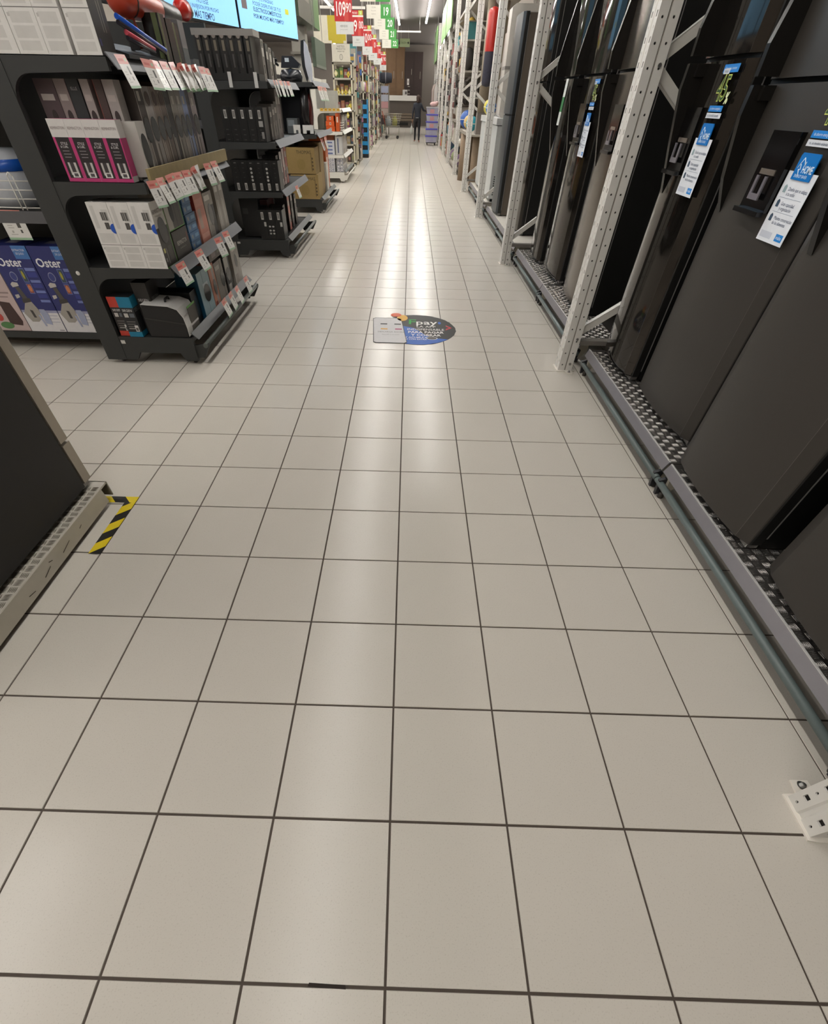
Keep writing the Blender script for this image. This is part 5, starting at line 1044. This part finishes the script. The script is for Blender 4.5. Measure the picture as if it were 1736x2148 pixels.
for i, (x, y, z, r, h, c, w) in enumerate(((1.5, 12.85, 1.263, .12, 1.55, '#8f8372', 'beige'), (1.72, 13.05, 1.263, .1, 1.5, '#a29785', 'pale sand'), (1.6, 13.6, .02, .17, .87, '#8a7762', 'light brown'), (1.4, 14.5, .02, .17, .88, '#7d6a56', 'brown'))):
    t = thing('carpet_roll', f'{w} carpet roll standing upright in the rack, {ORD[i]} along it', 'carpet roll', (x, y, z if z > .1 else .0), 'carpet rolls in the rack')
    MB().lathe([(0, 0), (r, 0), (r, h), (r * .3, h)], (0, 0, 0), 18).build('roll', M(c, .8, var=.15, scale=60), t); MB().lathe([(r * .3, h), (r * .3, h - .04), (0, h - .04)], (0, 0, 0), 10).build('core', M('#5a4a38', .8), t)
    if z > .1: MB().box(-.12, .12, -.12, .12, -.33, -.001).build('stand_box', M('#77706a', .6), t) if i == 0 else MB().box(-.09, .09, -.09, .09, -.33, -.001).build('stand_box', M('#6f6862', .6), t)
t = thing('punching_bag', 'red and dark plaid bag hanging in the rack before the beige carpet roll', 'bag', (1.42, 12.05, 1.62))
MB().lathe([(0, 0), (.09, .02), (.1, .06), (.1, .45)], (0, 0, 0), 16).build('plaid_half', M('#2b2a38', .6, var=.3, scale=40), t); MB().lathe([(.102, .45), (.105, .9), (.09, .95), (.02, .98)], (0, 0, 0), 16).build('red_half', M('#a8261f', .3), t); MB().tube((0, 0, .97), (0, 0, 1.349), .008, 6).build('chain', STEEL, t)
for i, (x, y, z, r, c, w) in enumerate(((1.4, 15.2, 1.103, .17, '#1d4f9a', 'dark blue'), (1.42, 14.8, 1.063, .13, '#b59a5c', 'sand'), (1.4, 13.9, 1.063, .13, '#2f93a5', 'turquoise'), (1.5, 11.86, 1.355, .11, '#c2b53a', 'yellow'), (1.75, 11.75, 1.345, .1, '#8a1f3a', 'crimson'), (1.5, 11.6, 1.345, .1, '#2f6fb0', 'sky blue'))):
    t = thing('ball', f'{w} ball in the rack, {ORD[i]} of the coloured balls', 'ball', (x, y, z - r), 'coloured balls in the rack')
    MB().ball((0, 0, r), r, n=18).build('ball_skin', M(c, .35), t); MB().lathe([(r * 1.001, r - .006), (r * 1.006, r), (r * 1.001, r + .006)], (0, 0, 0), 18).build('seam', M('#d8d2c0', .4), t)
def rshelf(label, y0, y1, levels):
    t = thing('rack_shelf', label, 'shelf', (1.75, (y0 + y1) / 2, 0), 'board shelves in the rack'); L = (y1 - y0) / 2
    for z in levels:
        MB().box(-.48, .4, -L, L, z - .03, z).build('shelf_board', M('#a8a297', .5), t); MB().box(-.5, -.48, -L, L, z - .05, z).build('front_beam', M('#857e74', .5), t)
    return t
LV = (.12, .6, 1.05, 1.5, 1.95, 2.45, 3.0)
rshelf('board shelf over the chest freezer and fridges', 6.47, 9.38, (2.55,)); rshelf('white-fronted board shelf above the chest freezer', 9.52, 12.43, (3.0,)); rshelf('board shelf levels around the carpet rolls and balls', 12.57, 15.48, (.93, 2.9))
RB = ['beyond the balls', 'with the striped cushions', 'with the red box', 'with the rainbow packs', 'before the clear totes', 'behind the clear totes', 'at the far end']
for b in range(7):
    y0 = PY[5] + .07 + b * 3.02
    y0 = PY[5 + b] + .07 if b < 6 else 33.652
    rshelf(f'board shelf levels of the rack bay {RB[b]}', y0, y0 + 2.86, LV)
    for r, z in enumerate(LV[:6]):
        n = 6 if b < 3 else 4
        for i in range(n):
            c, w = PAL[rnd.randrange(12)]
            if 1.4 < z < 2.4 and rnd.random() < .6: c, w = (('#57534f', 'pewter'), ('#8a857f', 'silver-grey'), ('#3a3634', 'sooty black'))[rnd.randrange(3)]
            if b == 1 and r < 2 and i > n - 3: c, w = (('#c26a2a', 'orange striped'), ('#2f5f48', 'bottle green'))[i % 2]
            if b == 2 and r == 0 and i == n - 1: c, w = '#b5201f', 'bright red'
            if b == 3 and r == 2 and i > 1: c, w = (('#c2b52a', 'yellow'), ('#b53a34', 'red'))[i % 2]
            h = rnd.uniform(.2, .4); wd = 2.8 / n; yy = y0 + .03 + i * wd; dx = rnd.uniform(0, .12); kind = rnd.randrange(4)
            lab = f'{w} {["carton", "cushion", "pan", "basket"][kind]}, {ORD[i]} on the {ORD[r]} board up, rack bay {RB[b]}'
            if kind == 0: carton('carton', lab, 'box', (1.22 + dx, 1.6, yy, yy + wd * .9, z + .002, z + h), c, {'w': [(.1, .2, .5, .8, PAL[rnd.randrange(12)][0]), (.6, .5, .9, .9, PAL[rnd.randrange(12)][0])], 'y': [(.2, .3, .8, .7, PAL[rnd.randrange(12)][0])]})
            elif kind == 1:
                t = thing('cushion', lab, 'cushion', (1.36 + dx * .5, yy + wd / 2, z + .004)); MB().ball((0, 0, h / 2), .13, wd * .45, h / 2, 12).build('cover', M(c, .8), t); MB().lathe([(.125, h / 2 - .01), (.14, h / 2), (.125, h / 2 + .01)], (0, 0, 0), 12).build('piping', M('#b5aea0', .7), t)
            elif kind == 2:
                t = thing('pan', lab, 'pan', (1.38 + dx, yy + wd / 2, z + .004)); MB().lathe([(0, .0), (.12, 0), (.15, .12), (.155, .12), (.125, .01)], (0, 0, 0), 14).build('pan_body', M(c, .3, .4), t); MB().tube((-.02, -.13, .11), (-.02, -.21, .13), .012, 6).build('handle', M('#2a2725', .4), t)
                MB().lathe([(0, .17), (.04, .16), (.15, .125)], (0, 0, 0), 14).build('lid', M('#77726d', .25, .5), t)
            else:
                t = thing('basket', lab, 'basket', (1.38 + dx * .5, yy + wd / 2, z + .004)); W = .14
                MB().prism([(-W, 0), (W, 0), (W + .02, h * .8), (-W - .02, h * .8)], 'y', -wd * .4, wd * .4).build('body', M(c, .6), t); MB().box(-W - .03, W + .03, -wd * .42, wd * .42, h * .8, h * .86).build('rim', M('#8d877c', .5), t)
for i in range(12):
    y = [13.0, 14.2, 16.3, 17.4, 18.0, 19.3, 20.3, 21.1, 22.3, 23.4, 25.2, 26.3][i]; L = 1.0 + .13 * (i % 4); z = 1.15 + .12 * (i % 3)
    if i < 2: continue
    t = thing('hanging_strip', f'{["silver", "sooty", "pewter"][i % 3]} clip strip on the rack side of the aisle, {ORD[i - 2]} along it', 'strip', (1.243, y, z), 'clip strips on the rack side')
    MB().box(.0, .006, -.03, .03, 0, L).build('strip_board', M('#b5aea2', .5), t)
    for k in range(int(L / .13)): MB().box(-.04, -.0005, -.09, .09, .02 + k * .13, .13 + k * .13).build('small_pack', M(['#8f8a86', '#4a4644', '#6a6562', '#a8a39e', '#7a4a48', '#3a3836'][(k * 2 + i) % 6], .3, .2), t)
for i, (x0, x1, y0, y1, h, c, w) in enumerate(((1.52, 2.2, 9.8, 10.05, 1.1, '#a5a19b', 'pale grey'), (1.45, 2.15, 10.1, 10.4, 1.2, '#b5b0a8', 'white'), (1.5, 2.2, 10.5, 10.9, 1.0, '#8f8880', 'dusty grey'))):
    t = thing('wrapped_panel', f'{w} plastic-wrapped panel standing on the chest freezer', 'panel', ((x0 + x1) / 2, (y0 + y1) / 2, 1.246)); W, D = (x1 - x0) / 2, (y1 - y0) / 2
    MB().prism([(-W, .03), (-W + .03, 0), (W - .03, 0), (W, .03), (W, h - .04), (W - .05, h), (-W + .05, h), (-W, h - .04)], 'y', -D, D).build('wrapped_board', M(c, .3, var=.1, scale=7, bump=.3), t)
    MB().box(-W - .003, W + .003, -D - .003, D + .003, h * .45, h * .48).build('strap', M('#77736e', .4), t)
# stacked clear totes with lilac lids
t = thing('dolly', 'low black dolly under the stacked clear totes', 'dolly', (.92, 26.6, 0)); MB().box(-.22, .22, -.25, .25, .07, .1).build('board', M('#16151a', .5), t)
for x in (-.17, .17):
    for y in (-.2, .2): MB().tube((x - .015, y, .035), (x + .015, y, .035), .035, 10).build('wheel', DARK, t)
for k in range(5):
    t = thing('storage_tote', f'clear plastic tote with lilac-blue lid, {ORD[k]} from the bottom of the stack', 'tote', (.92, 26.6, .1 + k * .225), 'stacked clear totes'); 
    MB().prism([(-.22, 0), (.22, 0), (.25, .19), (-.25, .19)], 'y', -.27, .27).build('body', M('#9a98a8', .25), t); MB().box(-.26, .26, -.29, .29, .19, .222).build('lid', M('#4a45b5' if k < 4 else '#a9a8ae', .35), t)
    MB().box(-.1, .08, -.274, -.27, .03, .15).build('content_print', M('#b07f80' if k > 1 else '#8d8aa0', .5), t)
t = thing('plush_toy', 'pale pink plush toy lying on the clear totes', 'toy', (.98, 26.55, 1.226)); MB().ball((0, 0, .08), .18, .12, .08, 14).build('body', M('#c2a09e', .9), t); MB().ball((.12, -.05, .12), .07, .07, .06, 10).build('head', M('#c9aaa8', .9), t)
o = MB().tube((0, -3, 0), (0, 3, 0), .014, 8).build('garment_rail', M('#a8a49c', .4, .5), None, (1.157, 30.6, 2.1)); tag(o, 'grey rail fixed to the far uprights, carrying the garments', 'rail')
for i in range(5):
    t = thing('hanging_garment', f'{["white", "dark red", "cream", "grey", "pink"][i]} garment hanging at the rack edge beyond the totes', 'garment', (1.085, 28.2 + i * .8, 1.05)); MB().prism([(-.06, 0), (.08, .02), (.07, .75), (.02, .9), (-.02, .9), (-.07, .72)], 'y', -.2, .2).build('cloth', M(['#b5b0ac', '#5a2f30', '#bdb5a5', '#85807d', '#a88a8a'][i], .9), t); MB().path([(0, 0, .9), (0, 0, 1.02), (.07, 0, 1.05)], .006, 5).build('hanger_hook', STEEL, t)

# ---------------------------------------------------------------- person walking away
def person():
    root = thing('person', 'person in dark jacket and black trousers walking away, one arm reaching to the rack', 'person', (.3, 28.1, 0))
    P = {}; E_ = []; R = {}
    def j(n, p, r): P[n] = p; R[n] = r
    j('pel', (0, 0, .86), .135); j('bel', (0, .01, 1.0), .135); j('che', (.0, .0, 1.18), .16); j('nek', (.01, .0, 1.33), .062); j('hd0', (.02, .01, 1.40), .072); j('hd1', (.03, .02, 1.47), .088); j('hd2', (.03, .02, 1.545), .06)
    for s, n in ((-1, 'l'), (1, 'r')):
        st = .1 if s < 0 else -.1
        j(n + 'hip', (s * .085, 0, .8), .095); j(n + 'kne', (s * .09, st * .9 + .02, .44), .06); j(n + 'ank', (s * .09, st * 1.5 - (.06 if s > 0 else 0), .09), .04); j(n + 'toe', (s * .11, st * 1.5 + .11, .035), .034)
        j(n + 'sho', (s * .155, 0, 1.27), .07)
    j('lelb', (-.215, -.03, 1.02), .046); j('lwri', (-.225, .03, .8), .033); j('lpal', (-.225, .05, .735), .03)
    j('relb', (.27, .05, 1.09), .046); j('rwri', (.39, .2, 1.07), .033); j('rpal', (.44, .26, 1.075), .03)
    E_ += [('pel', 'bel'), ('bel', 'che'), ('che', 'nek'), ('nek', 'hd0'), ('hd0', 'hd1'), ('hd1', 'hd2')]
    for n in 'lr': E_ += [('pel', n + 'hip'), (n + 'hip', n + 'kne'), (n + 'kne', n + 'ank'), (n + 'ank', n + 'toe'), ('che', n + 'sho'), (n + 'sho', n + 'elb'), (n + 'elb', n + 'wri'), (n + 'wri', n + 'pal')]
    for n, d, u in (('l', Vector((0, .25, -1)), Vector((.3, 1, 0))), ('r', Vector((.75, .65, .0)), Vector((-.6, .6, .3)))):
        d.normalize(); u.normalize(); c = Vector(P[n + 'pal'])
        for k, L in enumerate((.05, .07, .075, .07, .055)):
            b = c + u * (k - 2) * .013 + d * .02; a = b + d * L * .55; e = a + d * L * .45 + Vector((-.012 if n == 'l' else 0, 0, -.008))
            if k == 0: b = c + u * -.028; a = b + d * .025 - u * .014; e = a + d * .03
            j(f'{n}f{k}a', tuple(b), .009); j(f'{n}f{k}b', tuple(a), .0085); j(f'{n}f{k}c', tuple(e), .008)
            E_ += [(n + 'pal', f'{n}f{k}a'), (f'{n}f{k}a', f'{n}f{k}b'), (f'{n}f{k}b', f'{n}f{k}c')]
    ks = list(P); me = bpy.data.meshes.new('body_skeleton'); me.from_pydata([P[k] for k in ks], [(ks.index(a), ks.index(b)) for a, b in E_], [])
    o = bpy.data.objects.new('body_tmp', me); C.objects.link(o)
    o.modifiers.new('skin', 'SKIN'); sv = me.skin_vertices[0].data
    for i, k in enumerate(ks): sv[i].radius = (R[k], R[k] * (.72 if k in ('che', 'bel', 'pel') else 1)); sv[i].use_root = k == 'pel'
    sb = o.modifiers.new('sub', 'SUBSURF'); sb.levels = sb.render_levels = 1
    dg = bpy.context.evaluated_depsgraph_get(); dg.update()
    bm = bpy.data.meshes.new_from_object(o.evaluated_get(dg)); bpy.data.objects.remove(o)
    for m in (M('#23262f', .8), M('#17171a', .8), M('#8a6450', .6), M('#a5786a', .5)): bm.materials.append(m)
    for p in bm.polygons:
        c = p.center; p.use_smooth = True
        p.material_index = 3 if c.z < .085 else 2 if c.z > 1.36 or (abs(c.x) > .17 and c.z < .79 and c.x < 0) or c.x > .4 else 0 if c.z > .84 or abs(c.x) > .19 else 1
    b = bpy.data.objects.new('body', bm); C.objects.link(b); b.parent = root
    h = MB(); h.ball((.02, .0, 1.485), .098, .105, .105, 16); h.ball((.0, -.06, 1.41), .07, .05, .09, 12); h.build('hair', M('#3a2a22', .8), root)
    f = MB(); f.tube((.035, .1, 1.47), (.037, .122, 1.45), .014, 6, r1=.008); f.build('nose', M('#8a6450', .6), root)
    for s in (-1, 1):
        MB().ball((.03 + s * .032, .1, 1.485), .01, .006, .007, 8).build('eye', M('#1b1512', .3), root); MB().ball((.03 + s * .088, .02, 1.465), .012, .022, .03, 8).build('ear', M('#8a6450', .6), root)
        MB().box(s * .185 - .003 if s > 0 else -.187, s * .185 + .003 if s > 0 else -.181, -.06, -.02, .2, .7).build('trouser_stripe', M('#a87a7c', .6), root) if s > 0 else None
    MB().box(.01, .055, .1, .106, 1.425, 1.433).build('mouth', M('#6a3a35', .5), root)
    MB().box(-.07, .05, -.112, -.104, .835, .85).build('jacket_print', M('#b5b0ac', .6), root)
    return root
person()
t = thing('shopping_bag', 'pale plastic bag held in the left hand of the walking person', 'bag', (.045, 28.17, .28)); MB().lathe([(0, 0), (.06, 0), (.075, .1), (.05, .24), (.015, .3), (.012, .36)], (0, 0, 0), 10).build('bag_body', M('#a5a5a0', .5), t); MB().path([(-.012, 0, .34), (-.006, 0, .38), (.006, 0, .38), (.012, 0, .34)], .004, 5).build('handle', M('#a5a5a0', .5), t)
